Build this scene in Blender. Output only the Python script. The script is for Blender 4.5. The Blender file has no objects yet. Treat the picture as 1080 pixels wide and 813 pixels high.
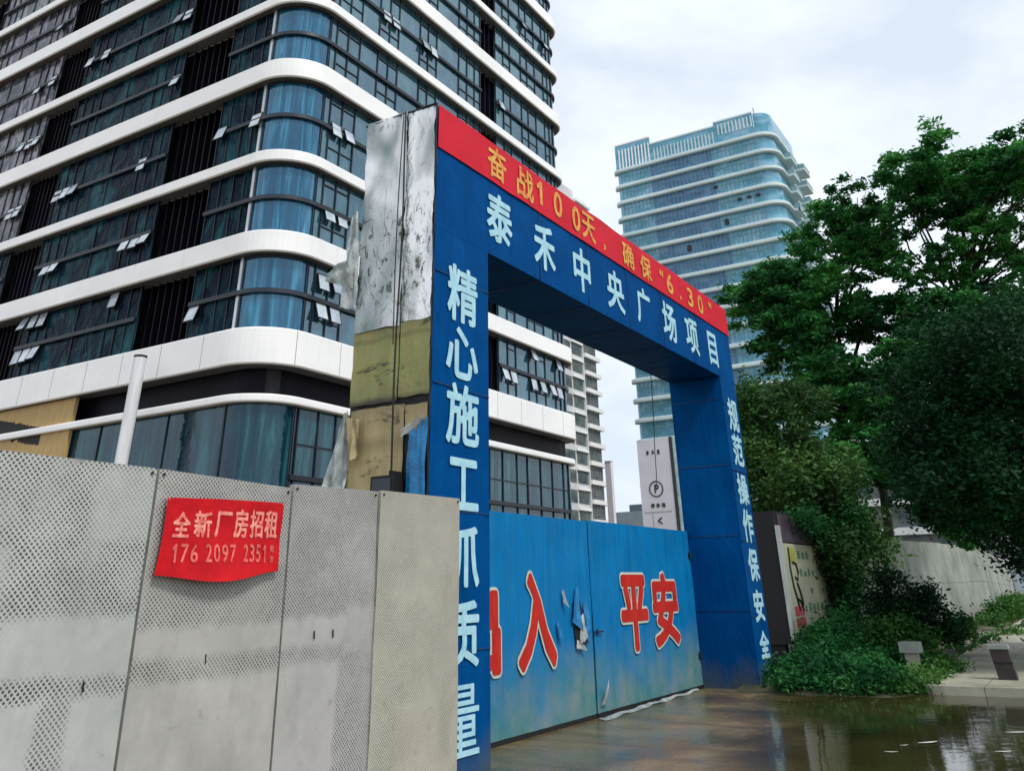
import bpy, bmesh, math, random
import numpy as np
from mathutils import Vector, Matrix, noise
random.seed(7); rng = np.random.default_rng(11)
PI = math.pi
scene = bpy.context.scene
COL = scene.collection

# ---------------------------------------------------------------- materials
def node_mat(name):
    m = bpy.data.materials.new(name); m.use_nodes = True
    nt = m.node_tree; nt.nodes.clear()
    out = nt.nodes.new('ShaderNodeOutputMaterial'); b = nt.nodes.new('ShaderNodeBsdfPrincipled')
    nt.links.new(b.outputs[0], out.inputs[0])
    return m, nt, b, out
def N(nt, kind, **kw):
    n = nt.nodes.new(kind)
    for k, v in kw.items():
        if k in n.inputs: n.inputs[k].default_value = v
        else: setattr(n, k, v)
    return n
def coords(nt, scale=(1, 1, 1), loc=(0, 0, 0)):
    tc = nt.nodes.new('ShaderNodeTexCoord'); mp = nt.nodes.new('ShaderNodeMapping')
    mp.inputs['Scale'].default_value = scale; mp.inputs['Location'].default_value = loc
    nt.links.new(tc.outputs['Object'], mp.inputs[0]); return mp.outputs[0]
def noise_tex(nt, vec, scale, detail=4, rough=.55, dist=0):
    n = nt.nodes.new('ShaderNodeTexNoise'); n.inputs['Scale'].default_value = scale
    n.inputs['Detail'].default_value = detail; n.inputs['Roughness'].default_value = rough
    n.inputs['Distortion'].default_value = dist; nt.links.new(vec, n.inputs['Vector']); return n.outputs['Fac']
def ramp(nt, fac, stops):
    r = nt.nodes.new('ShaderNodeValToRGB'); e = r.color_ramp.elements
    while len(e) < len(stops): e.new(.5)
    for el, (p, c) in zip(e, stops):
        el.position = p; el.color = (c, c, c, 1) if isinstance(c, (int, float)) else (*c, 1)
    nt.links.new(fac, r.inputs[0]); return r.outputs[0]
def mix(nt, a, b, f, mode='MIX'):
    m = nt.nodes.new('ShaderNodeMix'); m.data_type = 'RGBA'; m.blend_type = mode
    for sock, v in ((m.inputs[0], f), (m.inputs[6], a), (m.inputs[7], b)):
        if hasattr(v, 'is_linked'): nt.links.new(v, sock)
        elif isinstance(v, (int, float)): sock.default_value = v
        else: sock.default_value = (*v, 1)
    return m.outputs[2]
def math_n(nt, op, a, b=None, clamp=False):
    m = nt.nodes.new('ShaderNodeMath'); m.operation = op; m.use_clamp = clamp
    for i, v in enumerate((a, b)):
        if v is None: continue
        if hasattr(v, 'is_linked'): nt.links.new(v, m.inputs[i])
        else: m.inputs[i].default_value = v
    return m.outputs[0]
def bump(nt, b, h, strength=.3, dist=.02):
    n = nt.nodes.new('ShaderNodeBump'); n.inputs['Strength'].default_value = strength
    n.inputs['Distance'].default_value = dist; nt.links.new(h, n.inputs['Height'])
    nt.links.new(n.outputs[0], b.inputs['Normal'])
def simple(name, c, rough=.6, metal=0, c2=None, scale=2, sc=(1, 1, 1), ior=1.5, bstr=0, bscale=30, lo=.35, hi=.65):
    m, nt, b, out = node_mat(name)
    b.inputs['Roughness'].default_value = rough; b.inputs['Metallic'].default_value = metal
    b.inputs['IOR'].default_value = ior
    v = coords(nt, sc)
    if c2 is None: c2 = tuple(x * .8 for x in c)
    col = ramp(nt, noise_tex(nt, v, scale, 5, .6), [(lo, c2), (hi, c)])
    nt.links.new(col, b.inputs['Base Color'])
    if bstr: bump(nt, b, noise_tex(nt, v, bscale, 3), bstr, .01)
    return m
def glass_mat(name, a, b_, c, rough=.04, ior=1.6, sc=(.5, .5, .22), wob=.25, wscale=.8, tint=(.62, .86, 1)):
    m, nt, b, out = node_mat(name)
    v = coords(nt, sc)
    f = noise_tex(nt, v, 1.6, 6, .65, .8)
    col = ramp(nt, f, [(.34, a), (.5, b_), (.66, c)])
    nt.links.new(col, b.inputs['Base Color'])
    b.inputs['Roughness'].default_value = rough; b.inputs['IOR'].default_value = ior; b.inputs['Specular Tint'].default_value = (*tint, 1)
    v2 = coords(nt, (1, 1, 1)); bump(nt, b, noise_tex(nt, v2, wscale, 3, .6, .5), wob, .08)
    return m
M = {}
M['white'] = simple('white_panel', (.80, .79, .76), .38, c2=(.72, .71, .69), scale=.35, sc=(1, 1, 2))
def stained_white():
    m, nt, b, out = node_mat('white_panel'); v = coords(nt)
    col = ramp(nt, noise_tex(nt, coords(nt, (1, 1, 2)), .35, 4), [(.35, (.80, .80, .79)), (.65, (.87, .865, .85))])
    st = ramp(nt, noise_tex(nt, coords(nt, (2.6, 2.6, .25)), 1.3, 5, .7, .2), [(.54, 0), (.80, .32)])
    col = mix(nt, col, (.50, .49, .45), st)
    nt.links.new(col, b.inputs['Base Color']); b.inputs['Roughness'].default_value = .4
    return m
M['white'] = stained_white()
M['seam'] = simple('seam', (.22, .22, .22), .7)
M['rail'] = simple('navy_rail', (.012, .02, .035), .35)
M['mull'] = simple('dark_mullion', (.005, .009, .016), .5)
M['strip'] = simple('silver_strip', (.55, .58, .6), .3, .3)
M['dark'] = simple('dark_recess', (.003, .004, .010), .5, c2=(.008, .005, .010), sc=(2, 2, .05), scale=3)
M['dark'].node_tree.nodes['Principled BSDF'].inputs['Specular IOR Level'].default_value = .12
M['core'] = simple('building_core', (.02, .02, .025), .8)
M['glassL'] = glass_mat('dark_glass', (.002, .003, .010), (.003, .014, .026), (.014, .085, .10), ior=1.13, wob=1.0, wscale=1.6, tint=(.25, .5, .75))  # teal patches in the base colour stand in for mottled reflections
M['glassR'] = glass_mat('sky_glass', (.006, .025, .045), (.02, .07, .10), (.05, .14, .16), ior=2.25, wob=.2)
M['glassC'] = glass_mat('corner_glass', (.002, .022, .05), (.006, .07, .14), (.05, .22, .32), ior=2.0, sc=(2.2, 2.2, .12), wob=.2, tint=(.45, .75, 1))
M['pale_reflect'] = glass_mat('pale_reflection_glass', (.01, .014, .022), (.08, .08, .10), (.34, .32, .36), ior=1.3, sc=(1.1, 1.1, .5), wob=.3)  # pale sky reflection painted into the base colour of the glass
M['sash'] = simple('sash_glass', (.50, .56, .60), .12, 0, c2=(.20, .27, .33), scale=1.1, ior=1.9)
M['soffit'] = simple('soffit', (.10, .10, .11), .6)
M['podium_glass'] = glass_mat('podium_glass', (.003, .01, .02), (.006, .04, .06), (.03, .12, .13), ior=1.6, sc=(1.2, 1.2, .12), wob=.3)
M['tgreen'] = simple('pale_band', (.58, .68, .68), .45, c2=(.46, .58, .59), scale=.1)
M['tglass'] = glass_mat('tower_glass', (.05, .20, .28), (.11, .32, .42), (.26, .42, .55), rough=.08, ior=1.7, sc=(.15, .15, .3), wob=.05)
M['tglass2'] = glass_mat('tower_glass_dark', (.02, .075, .17), (.05, .14, .26), (.12, .22, .36), rough=.08, ior=1.6, sc=(.15, .15, .3), wob=.05)
M['tmull'] = simple('tower_mullion', (.20, .34, .38), .5)
M['cwin'] = simple('apartment_glass', (.05, .075, .085), .12, c2=(.16, .17, .15), scale=.5, sc=(1, 1, 1.2), ior=1.6)
M['cwall'] = simple('apartment_wall', (.62, .64, .64), .6, scale=.2)
M['ply'] = simple('plywood', (.50, .34, .13), .7, c2=(.40, .27, .11), scale=2, sc=(1, 3, .4))
M['black'] = simple('black_matte', (.003, .003, .004), .7)
M['pole'] = simple('white_pole', (.72, .72, .74), .4, c2=(.55, .56, .58), sc=(3, 3, .3))

def gate_blue(name, c, c2, grime=0):
    m, nt, b, out = node_mat(name)
    v = coords(nt)
    col = ramp(nt, noise_tex(nt, v, 1.4, 6, .6, .4), [(.3, c2), (.7, c)])
    v2 = coords(nt, (6, 6, .5))
    st = ramp(nt, noise_tex(nt, v2, 1.5, 4, .6), [(.45, 0), (.75, .5)])
    fade = ramp(nt, noise_tex(nt, coords(nt, (1, 1, 1), (5, 3, 1)), .9, 5, .6), [(.50, 0), (.75, .22)])
    col = mix(nt, col, (0, .13, .34), fade)
    col = mix(nt, col, tuple(x * .55 for x in c), st)
    if grime:
        sx = N(nt, 'ShaderNodeSeparateXYZ'); nt.links.new(v, sx.inputs[0])
        h = math_n(nt, 'ADD', sx.outputs[2], math_n(nt, 'MULTIPLY', noise_tex(nt, v, .9, 5, .6, .6), -1.7))
        g = ramp(nt, math_n(nt, 'ADD', h, .72), [(0, .95), (.55, .35), (.95, 0)])
        gc = ramp(nt, noise_tex(nt, v, 2.2, 4), [(.35, (.05, .19, .19)), (.65, (.17, .23, .22))])
        col = mix(nt, col, gc, g)
        fine = ramp(nt, noise_tex(nt, coords(nt, (1, 1, .15)), 14, 3), [(.4, 0), (.8, .25)])
        col = mix(nt, col, (.05, .18, .22), fine)
    else:       # mud splash along the foot
        sx = N(nt, 'ShaderNodeSeparateXYZ'); nt.links.new(v, sx.inputs[0])
        h = math_n(nt, 'ADD', sx.outputs[2], math_n(nt, 'MULTIPLY', noise_tex(nt, coords(nt, (1, 1, .4)), 2.5, 5, .7), -.9))
        g = ramp(nt, math_n(nt, 'ADD', h, .45), [(0, .8), (.22, .45), (.5, 0)])
        col = mix(nt, col, (.07, .085, .08), g)
    nt.links.new(col, b.inputs['Base Color'])
    b.inputs['Roughness'].default_value = .5; b.inputs['Specular IOR Level'].default_value = .02 if not grime else .10
    bump(nt, b, noise_tex(nt, coords(nt, (1, 1, .5)), 2.4, 4, .55, .8), .45, .05)
    return m
M['gate'] = gate_blue('gate_blue_fabric', (0, .070, .245), (0, .047, .18))
M['door'] = gate_blue('door_blue_steel', (0, .19, .46), (0, .14, .37), 1)
M['gateseam'] = simple('gate_seam', (0, .030, .11), .5)
M['red'] = simple('red_fabric', (.62, .010, .030), .5, c2=(.52, .008, .02), scale=1.5, bstr=.2, bscale=4)
M['yellow'] = simple('yellow_paint', (.72, .42, .05), .6, c2=(.62, .18, .04), scale=9)
M['ltext'] = simple('pale_cyan_paint', (.42, .68, .74), .55, c2=(.28, .54, .66), scale=7)
M['dred'] = simple('door_red_paint', (.52, .03, .02), .5, c2=(.42, .02, .015), scale=5)
M['dwhite'] = simple('door_outline_paint', (.62, .62, .52), .55, c2=(.45, .52, .46), scale=8)
def silver():
    m, nt, b, out = node_mat('crinkled_foil'); v = coords(nt)
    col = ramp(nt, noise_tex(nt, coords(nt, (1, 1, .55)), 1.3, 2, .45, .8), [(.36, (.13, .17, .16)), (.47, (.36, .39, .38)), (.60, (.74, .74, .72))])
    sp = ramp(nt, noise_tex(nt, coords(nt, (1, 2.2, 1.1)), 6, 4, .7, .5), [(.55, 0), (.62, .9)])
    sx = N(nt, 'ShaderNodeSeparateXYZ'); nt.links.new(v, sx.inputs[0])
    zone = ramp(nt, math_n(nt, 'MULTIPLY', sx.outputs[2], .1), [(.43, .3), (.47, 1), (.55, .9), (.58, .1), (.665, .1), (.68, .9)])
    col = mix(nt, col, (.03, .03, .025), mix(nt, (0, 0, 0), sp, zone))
    st = ramp(nt, noise_tex(nt, coords(nt, (7, 7, .45)), 1.6, 4, .6, .3), [(.58, 0), (.74, .45)])
    col = mix(nt, col, (.14, .14, .11), st)
    nt.links.new(col, b.inputs['Base Color']); b.inputs['Metallic'].default_value = .8; b.inputs['Roughness'].default_value = .27
    bump(nt, b, noise_tex(nt, coords(nt, (1, 1, .6)), 3.0, 4, .5, 1.3), .85, .08); return m
M['silver'] = silver()
def stained(name, c, c2, stain, z0, z1, wob=.1):
    m, nt, b, out = node_mat(name); v = coords(nt)
    col = ramp(nt, noise_tex(nt, coords(nt, (3, 3, .8)), 1.6, 6, .65, .5), [(.3, c2), (.68, c)])
    fl = ramp(nt, noise_tex(nt, coords(nt, (5, 5, .7)), 2.4, 5, .7), [(.5, 0), (.72, .55)])
    col = mix(nt, col, stain, fl)
    sx = N(nt, 'ShaderNodeSeparateXYZ'); nt.links.new(v, sx.inputs[0])
    h = math_n(nt, 'ADD', sx.outputs[2], math_n(nt, 'MULTIPLY', noise_tex(nt, v, 3.5, 4), wob))
    h = math_n(nt, 'DIVIDE', math_n(nt, 'SUBTRACT', h, z0 + wob * .5), z1 - z0)
    ed = ramp(nt, h, [(0, .95), (.08, .25), (.3, 0), (.74, 0), (.80, .35), (.86, .05), (1, .3)])
    col = mix(nt, col, (.025, .02, .012), ed)
    bl = ramp(nt, noise_tex(nt, coords(nt, (1.2, 1.2, 3.2), (0, 1.3, 2.2)), 1.7, 5, .7, .4), [(.57, 0), (.66, .85)])
    col = mix(nt, col, (.02, .022, .012), bl)
    nt.links.new(col, b.inputs['Base Color']); b.inputs['Roughness'].default_value = .6
    bump(nt, b, noise_tex(nt, v, 5, 4), .3, .03); return m
M['olive'] = stained('olive_sheet', (.30, .31, .11), (.19, .21, .07), (.36, .17, .05), 3.38, 4.22)
M['tan'] = stained('tan_sheet', (.42, .33, .16), (.31, .25, .12), (.18, .15, .09), 1.4, 3.34, .05)
def film(name, c, c2, t=.5):
    m, nt, b, out = node_mat(name); v = coords(nt)
    col = ramp(nt, noise_tex(nt, v, 3, 5, .6, 1), [(.35, c2), (.65, c)]); nt.links.new(col, b.inputs['Base Color'])
    b.inputs['Roughness'].default_value = .22
    tr = N(nt, 'ShaderNodeBsdfTranslucent'); nt.links.new(col, tr.inputs[0])
    ms = N(nt, 'ShaderNodeMixShader'); ms.inputs[0].default_value = t
    nt.links.new(b.outputs[0], ms.inputs[1]); nt.links.new(tr.outputs[0], ms.inputs[2]); nt.links.new(ms.outputs[0], out.inputs[0])
    bump(nt, b, noise_tex(nt, v, 12, 4, .6, 1.5), .6, .02); return m
M['film'] = film('plastic_film', (.62, .66, .64), (.28, .34, .34), .3)
M['tarp'] = film('blue_tarp', (.01, .25, .55), (.01, .12, .32), .2)
M['banner'] = simple('banner_red', (.60, .008, .012), .42, c2=(.40, .004, .01), scale=4, bstr=.3, bscale=9)
M['btext'] = simple('banner_ink', (.85, .33, .26), .5, c2=(.66, .10, .08), scale=25, lo=.38, hi=.6)
M['btext2'] = simple('banner_ink_faded', (.80, .16, .12), .5, c2=(.52, .05, .04), scale=16, lo=.38, hi=.62)
def fence_mat(name, base, base2, spacing, patches, hole=.29, holec=.055):
    m, nt, b, out = node_mat(name); v = coords(nt)
    sx = N(nt, 'ShaderNodeSeparateXYZ'); nt.links.new(v, sx.inputs[0])
    def dots(ox, oz):
        X = math_n(nt, 'FRACT', math_n(nt, 'ADD', math_n(nt, 'DIVIDE', sx.outputs[0], spacing), 50 + ox))
        Z = math_n(nt, 'FRACT', math_n(nt, 'ADD', math_n(nt, 'DIVIDE', sx.outputs[2], spacing), 50 + oz))
        X = math_n(nt, 'SUBTRACT', X, .5); Z = math_n(nt, 'SUBTRACT', Z, .5)
        return math_n(nt, 'SQRT', math_n(nt, 'ADD', math_n(nt, 'MULTIPLY', X, X), math_n(nt, 'MULTIPLY', Z, Z)))
    d = math_n(nt, 'MINIMUM', dots(0, 0), dots(.5, .5))
    wob = math_n(nt, 'MULTIPLY', math_n(nt, 'SUBTRACT', noise_tex(nt, v, 60, 2), .5), .18)
    mask = ramp(nt, math_n(nt, 'ADD', d, wob), [(hole * .62, 1), (hole * .95, 0)])
    jit = math_n(nt, 'MULTIPLY', math_n(nt, 'SUBTRACT', noise_tex(nt, v, 9, 4), .5), .10)
    for (x0, x1, z0, z1, s) in patches:      # plates and paste behind the sheet close the holes here
        a = math_n(nt, 'ABSOLUTE', math_n(nt, 'SUBTRACT', sx.outputs[0], (x0 + x1) / 2))
        c = math_n(nt, 'ABSOLUTE', math_n(nt, 'SUBTRACT', sx.outputs[2], (z0 + z1) / 2))
        a = math_n(nt, 'SUBTRACT', a, (x1 - x0) / 2); c = math_n(nt, 'SUBTRACT', c, (z1 - z0) / 2)
        e = math_n(nt, 'ADD', math_n(nt, 'MAXIMUM', a, c), jit)
        k = ramp(nt, math_n(nt, 'MULTIPLY_ADD', e, 12) if False else math_n(nt, 'ADD', math_n(nt, 'MULTIPLY', e, 14), .5), [(.2, 1 - s), (.9, 1)])
        mask = mix(nt, mask, k, 1.0, 'MULTIPLY')
    vary = ramp(nt, noise_tex(nt, coords(nt, (1, 1, 1), (2, 5, 8)), 2.6, 5, .65, .5), [(.36, .55), (.58, 1)])
    mask = mix(nt, mask, vary, 1.0, 'MULTIPLY')
    col = ramp(nt, noise_tex(nt, v, 1.7, 6, .65, .05), [(.3, base2), (.7, base)])
    dirt = ramp(nt, noise_tex(nt, coords(nt, (2.2, 2.2, .9), (4, 2, 1)), 1.5, 6, .7, .1), [(.5, 0), (.78, .45)])
    col = mix(nt, col, tuple(x * .62 for x in base2), dirt)
    scr = ramp(nt, noise_tex(nt, coords(nt, (1, 1, 1.6), (9, 1, 3)), 3.1, 6, .8, .1), [(.62, 0), (.72, .5)])
    col = mix(nt, col, tuple(x * .45 for x in base2), scr)
    col = mix(nt, col, (holec, holec * 1.05, holec), mask)
    nt.links.new(col, b.inputs['Base Color']); b.inputs['Roughness'].default_value = .48
    n1 = N(nt, 'ShaderNodeBump'); n1.inputs['Strength'].default_value = .6; n1.inputs['Distance'].default_value = .004; n1.invert = True
    nt.links.new(mask, n1.inputs['Height'])
    n2 = N(nt, 'ShaderNodeBump'); n2.inputs['Strength'].default_value = .45; n2.inputs['Distance'].default_value = .04
    nt.links.new(noise_tex(nt, v, 2.2, 4, .5, .1), n2.inputs['Height']); nt.links.new(n1.outputs[0], n2.inputs['Normal'])
    nt.links.new(n2.outputs[0], b.inputs['Normal']); return m
for k_ in ('red', 'banner', 'dred'): M[k_].node_tree.nodes['Principled BSDF'].inputs['Specular IOR Level'].default_value = .12
FG, FG2 = (.47, .485, .455), (.36, .375, .35)
M['fenceA'] = fence_mat('perforated_sheet_a', FG, FG2, .034,
    [(2.95, 3.50, 1.22, 1.50, .97), (2.2, 2.9, 1.2, 1.85, .6), (2.4, 3.25, .93, 1.10, .97), (3.42, 3.9, 1.2, 1.50, .95), (3.45, 3.9, .2, 1.10, .98), (2.3, 3.22, .2, .74, .9), (2.2, 3.25, .5, 1.06, .98), (3.36, 3.9, 1.9, 2.3, .5)])
M['fenceB'] = fence_mat('perforated_sheet_b', (.43, .42, .39), (.33, .325, .30), .031,
    [(3.7, 5.05, 1.26, 1.42, .96), (3.7, 5.05, .2, 1.13, .98), (3.7, 3.82, 1.3, 2.2, .6)])
M['fenceC'] = fence_mat('perforated_sheet_c', (.43, .42, .40), (.335, .33, .31), .029,
    [(5.0, 5.66, 1.26, 1.44, .92), (5.0, 5.6, .2, 1.15, .98), (5.66, 6.05, 1.2, 1.5, .7)], holec=.075)
M['fenceD'] = fence_mat('perforated_sheet_d', (.46, .44, .36), (.40, .385, .31), .026, [(6.3, 6.9, .3, .8, .4)], hole=.26, holec=.12)
M['fedge'] = simple('fence_frame', (.36, .37, .33), .45, c2=(.2, .2, .18), scale=6)
def ground_mat():
    m, nt, b, out = node_mat('muddy_ground'); v = coords(nt)
    col = ramp(nt, noise_tex(nt, v, .7, 7, .65, .5), [(.3, (.07, .055, .022)), (.5, (.16, .11, .045)), (.68, (.25, .185, .09))])
    g = ramp(nt, noise_tex(nt, v, .5, 4, .6), [(.5, 0), (.7, .4)])
    col = mix(nt, col, (.10, .11, .03), g)
    sp = ramp(nt, noise_tex(nt, v, 16, 4, .7), [(.58, 0), (.68, .6)]); col = mix(nt, col, (.05, .035, .02), sp)
    tk = ramp(nt, noise_tex(nt, coords(nt, (1.6, .35, 1), (2, 0, 0)), 1.6, 5, .6, .4), [(.50, 0), (.64, .55)]); col = mix(nt, col, (.055, .045, .02), tk)
    nt.links.new(col, b.inputs['Base Color'])
    r = ramp(nt, noise_tex(nt, v, .9, 5, .6), [(.4, .07), (.62, .36)]); nt.links.new(r, b.inputs['Roughness'])
    bump(nt, b, noise_tex(nt, v, 5, 6, .65), .3, .03); return m
M['ground'] = ground_mat()
def water_mat():
    m, nt, b, out = node_mat('murky_water'); v = coords(nt)
    col = ramp(nt, noise_tex(nt, v, .55, 5, .6, .4), [(.3, (.012, .018, .006)), (.6, (.040, .036, .012))])
    nt.links.new(col, b.inputs['Base Color']); b.inputs['Roughness'].default_value = .05; b.inputs['IOR'].default_value = 1.33
    bump(nt, b, noise_tex(nt, coords(nt, (1, 1, 1)), 2.2, 4, .6, .5), .10, .03)
    sx = N(nt, 'ShaderNodeSeparateXYZ'); nt.links.new(v, sx.inputs[0])     # the film of water thins out towards the gate
    dd = math_n(nt, 'SUBTRACT', math_n(nt, 'ADD', math_n(nt, 'MULTIPLY', sx.outputs[0], .25), 1.35), sx.outputs[1])
    dd = math_n(nt, 'ADD', dd, math_n(nt, 'MULTIPLY', math_n(nt, 'SUBTRACT', noise_tex(nt, coords(nt, (1, 1, 1), (3, 7, 0)), .8, 5, .6, .3), .5), 1.8))
    a = ramp(nt, math_n(nt, 'MULTIPLY', dd, .6), [(.0, 0), (.3, .40), (.95, 1)])
    nt.links.new(a, b.inputs['Alpha']); return m
M['water'] = water_mat()
M['concrete'] = simple('concrete', (.42, .40, .31), .7, c2=(.28, .28, .20), scale=.9, bstr=.3, bscale=12)
def paving():
    m, nt, b, out = node_mat('paving_concrete'); v = coords(nt)
    col = ramp(nt, noise_tex(nt, v, .9, 6, .65, .2), [(.33, (.24, .24, .17)), (.62, (.42, .40, .31))])
    gr = ramp(nt, noise_tex(nt, v, 2.4, 6, .75), [(.52, 0), (.68, .6)]); col = mix(nt, col, (.13, .13, .08), gr)
    sx = N(nt, 'ShaderNodeSeparateXYZ'); nt.links.new(v, sx.inputs[0]); g_ = None
    for k, per in ((0, 1.2), (1, .8)):
        f = math_n(nt, 'ABSOLUTE', math_n(nt, 'SUBTRACT', math_n(nt, 'FRACT', math_n(nt, 'ADD', math_n(nt, 'DIVIDE', sx.outputs[k], per), 60.12)), .5))
        f = math_n(nt, 'LESS_THAN', f, .008/per); g_ = f if g_ is None else math_n(nt, 'MAXIMUM', g_, f)
    col = mix(nt, col, (.07, .07, .05), math_n(nt, 'MULTIPLY', g_, .8))
    nt.links.new(col, b.inputs['Base Color']); b.inputs['Roughness'].default_value = .6
    bump(nt, b, noise_tex(nt, v, 14, 5), .35, .01); return m
M['paving'] = paving()
M['wall'] = simple('precast_wall', (.30, .32, .28), .75, c2=(.13, .15, .12), scale=.8, sc=(1, 1, .8), bstr=.3, bscale=6, lo=.3, hi=.62)
M['bark'] = simple('bark', (.045, .035, .025), .85, c2=(.02, .017, .012), sc=(4, 4, .6), scale=3, bstr=.8, bscale=9)
def leaf_mat(name, dark, mid, light, sc=.45):
    m, nt, b, out = node_mat(name); v = coords(nt)
    f = math_n(nt, 'ADD', math_n(nt, 'MULTIPLY', noise_tex(nt, v, sc, 4, .6), .6), math_n(nt, 'MULTIPLY', noise_tex(nt, v, 11, 2), .4))
    col = ramp(nt, f, [(.36, dark), (.5, mid), (.62, light)])
    nt.links.new(col, b.inputs['Base Color']); b.inputs['Roughness'].default_value = .6
    b.inputs['Specular IOR Level'].default_value = .16
    tr = N(nt, 'ShaderNodeBsdfTranslucent'); nt.links.new(col, tr.inputs[0])
    ms = N(nt, 'ShaderNodeMixShader'); ms.inputs[0].default_value = .28
    nt.links.new(b.outputs[0], ms.inputs[1]); nt.links.new(tr.outputs[0], ms.inputs[2]); nt.links.new(ms.outputs[0], out.inputs[0])
    return m
M['leafA'] = leaf_mat('leaf_green', (.007, .042, .014), (.027, .15, .034), (.10, .36, .07))
M['leafB'] = leaf_mat('leaf_dark', (.003, .018, .007), (.007, .042, .013), (.018, .095, .024))
M['leafC'] = leaf_mat('leaf_olive', (.014, .045, .012), (.036, .10, .025), (.10, .21, .05))
M['leafD'] = leaf_mat('leaf_ivy', (.004, .034, .010), (.010, .085, .022), (.04, .20, .04), 1.2)
M['leafF'] = leaf_mat('leaf_shrub', (.003, .018, .007), (.008, .042, .014), (.022, .09, .028))
M['leafE'] = leaf_mat('leaf_lime', (.012, .055, .010), (.035, .12, .02), (.10, .22, .05), 1.5)
M['signw'] = simple('sign_panel', (.62, .60, .64), .4, c2=(.54, .53, .56), scale=.8)
M['ink'] = simple('sign_ink', (.02, .02, .025), .5)
M['signglass'] = simple('sign_edge', (.25, .42, .42), .2, c2=(.5, .6, .6), scale=4)
M['poster'] = simple('poster_paper', (.52, .52, .38), .55, c2=(.36, .42, .26), scale=1.6)
M['frame'] = simple('billboard_frame', (.50, .53, .50), .35, .3)
M['purple'] = simple('poster_header', (.02, .015, .05), .5, c2=(.07, .04, .05), scale=3)
M['pgreen'] = simple('poster_green', (.10, .22, .12), .55)
M['pyellow'] = simple('poster_yellow', (.45, .45, .05), .55)
M['pred'] = simple('poster_red', (.55, .04, .06), .55)
M['bollard'] = simple('bollard_brown', (.04, .026, .024), .6, c2=(.018, .013, .014), scale=5)
M['cap'] = simple('cap_grey', (.26, .30, .26), .6, scale=5)
M['distant'] = simple('distant_wall', (.22, .27, .30), .8, c2=(.15, .19, .22), scale=.1)
M['hill'] = simple('hill', (.10, .14, .16), .9, scale=.02)

# ---------------------------------------------------------------- builders
def tag(o, label=None, cat=None, group=None, kind=None):
    if label: o['label'] = label
    if cat: o['category'] = cat
    if group: o['group'] = group
    if kind: o['kind'] = kind
    return o
def org(o):
    p = Vector((0, 0, 0))
    while o is not None: p += o.location; o = o.parent
    return p
def thing(name, label, cat, loc, group=None):
    o = bpy.data.objects.new(name, None); o.empty_display_size = .3; COL.objects.link(o); o.location = loc
    return tag(o, label, cat, group)
class MB:
    def __init__(s): s.v = []; s.f = []; s.sm = False
    def quad(s, a, b, c, d):
        n = len(s.v); s.v += [tuple(a), tuple(b), tuple(c), tuple(d)]; s.f.append((n, n+1, n+2, n+3)); return s
    def box(s, x0, x1, y0, y1, z0, z1):
        n = len(s.v)
        s.v += [(x, y, z) for z in (z0, z1) for y in (y0, y1) for x in (x0, x1)]
        s.f += [tuple(n + i for i in q) for q in ((0, 2, 3, 1), (4, 5, 7, 6), (0, 1, 5, 4), (2, 6, 7, 3), (0, 4, 6, 2), (1, 3, 7, 5))]; return s
    def obox(s, c, ax, ay, az):     # oriented box: centre and half axes
        n = len(s.v); c = Vector(c); ax, ay, az = Vector(ax), Vector(ay), Vector(az)
        s.v += [tuple(c + i*ax + j*ay + k*az) for k in (-1, 1) for j in (-1, 1) for i in (-1, 1)]
        s.f += [tuple(n + i for i in q) for q in ((0, 2, 3, 1), (4, 5, 7, 6), (0, 1, 5, 4), (2, 6, 7, 3), (0, 4, 6, 2), (1, 3, 7, 5))]; return s
    def tube(s, pts, rad, seg=8, cap=True):
        rings = []; P = [Vector(p) for p in pts]
        for i, p in enumerate(P):
            d = (P[min(i+1, len(P)-1)] - P[max(i-1, 0)]).normalized()
            a = d.cross(Vector((0, 0, 1)) if abs(d.z) < .9 else Vector((1, 0, 0))).normalized(); b = d.cross(a)
            r = rad[i] if isinstance(rad, (list, tuple)) else rad; n = len(s.v)
            s.v += [tuple(p + r * (math.cos(t*2*PI/seg) * a + math.sin(t*2*PI/seg) * b)) for t in range(seg)]; rings.append(n)
        for r0, r1 in zip(rings, rings[1:]):
            s.f += [(r0+k, r0+(k+1) % seg, r1+(k+1) % seg, r1+k) for k in range(seg)]
        if cap: s.f.append(tuple(rings[0]+k for k in range(seg))[::-1]); s.f.append(tuple(rings[-1]+k for k in range(seg)))
        return s
    def grid(s, fn, nu, nv):
        n = len(s.v)
        for j in range(nv+1):
            for i in range(nu+1): s.v.append(tuple(fn(i/nu, j/nv)))
        for j in range(nv):
            for i in range(nu):
                a = n + j*(nu+1) + i; s.f.append((a, a+1, a+nu+2, a+nu+1))
        return s
    def build(s, name, mat, parent=None, loc=(0, 0, 0), smooth=False):
        o_ = org(parent) if parent else Vector(loc)
        me = bpy.data.meshes.new(name)
        me.from_pydata([(x-o_.x, y-o_.y, z-o_.z) for x, y, z in s.v], [], s.f); me.update()
        if smooth: me.polygons.foreach_set('use_smooth', [True]*len(me.polygons))
        o = bpy.data.objects.new(name, me); COL.objects.link(o)
        if parent: o.parent = parent
        else: o.location = loc
        if mat: me.materials.append(M[mat] if isinstance(mat, str) else mat)
        return o
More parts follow.
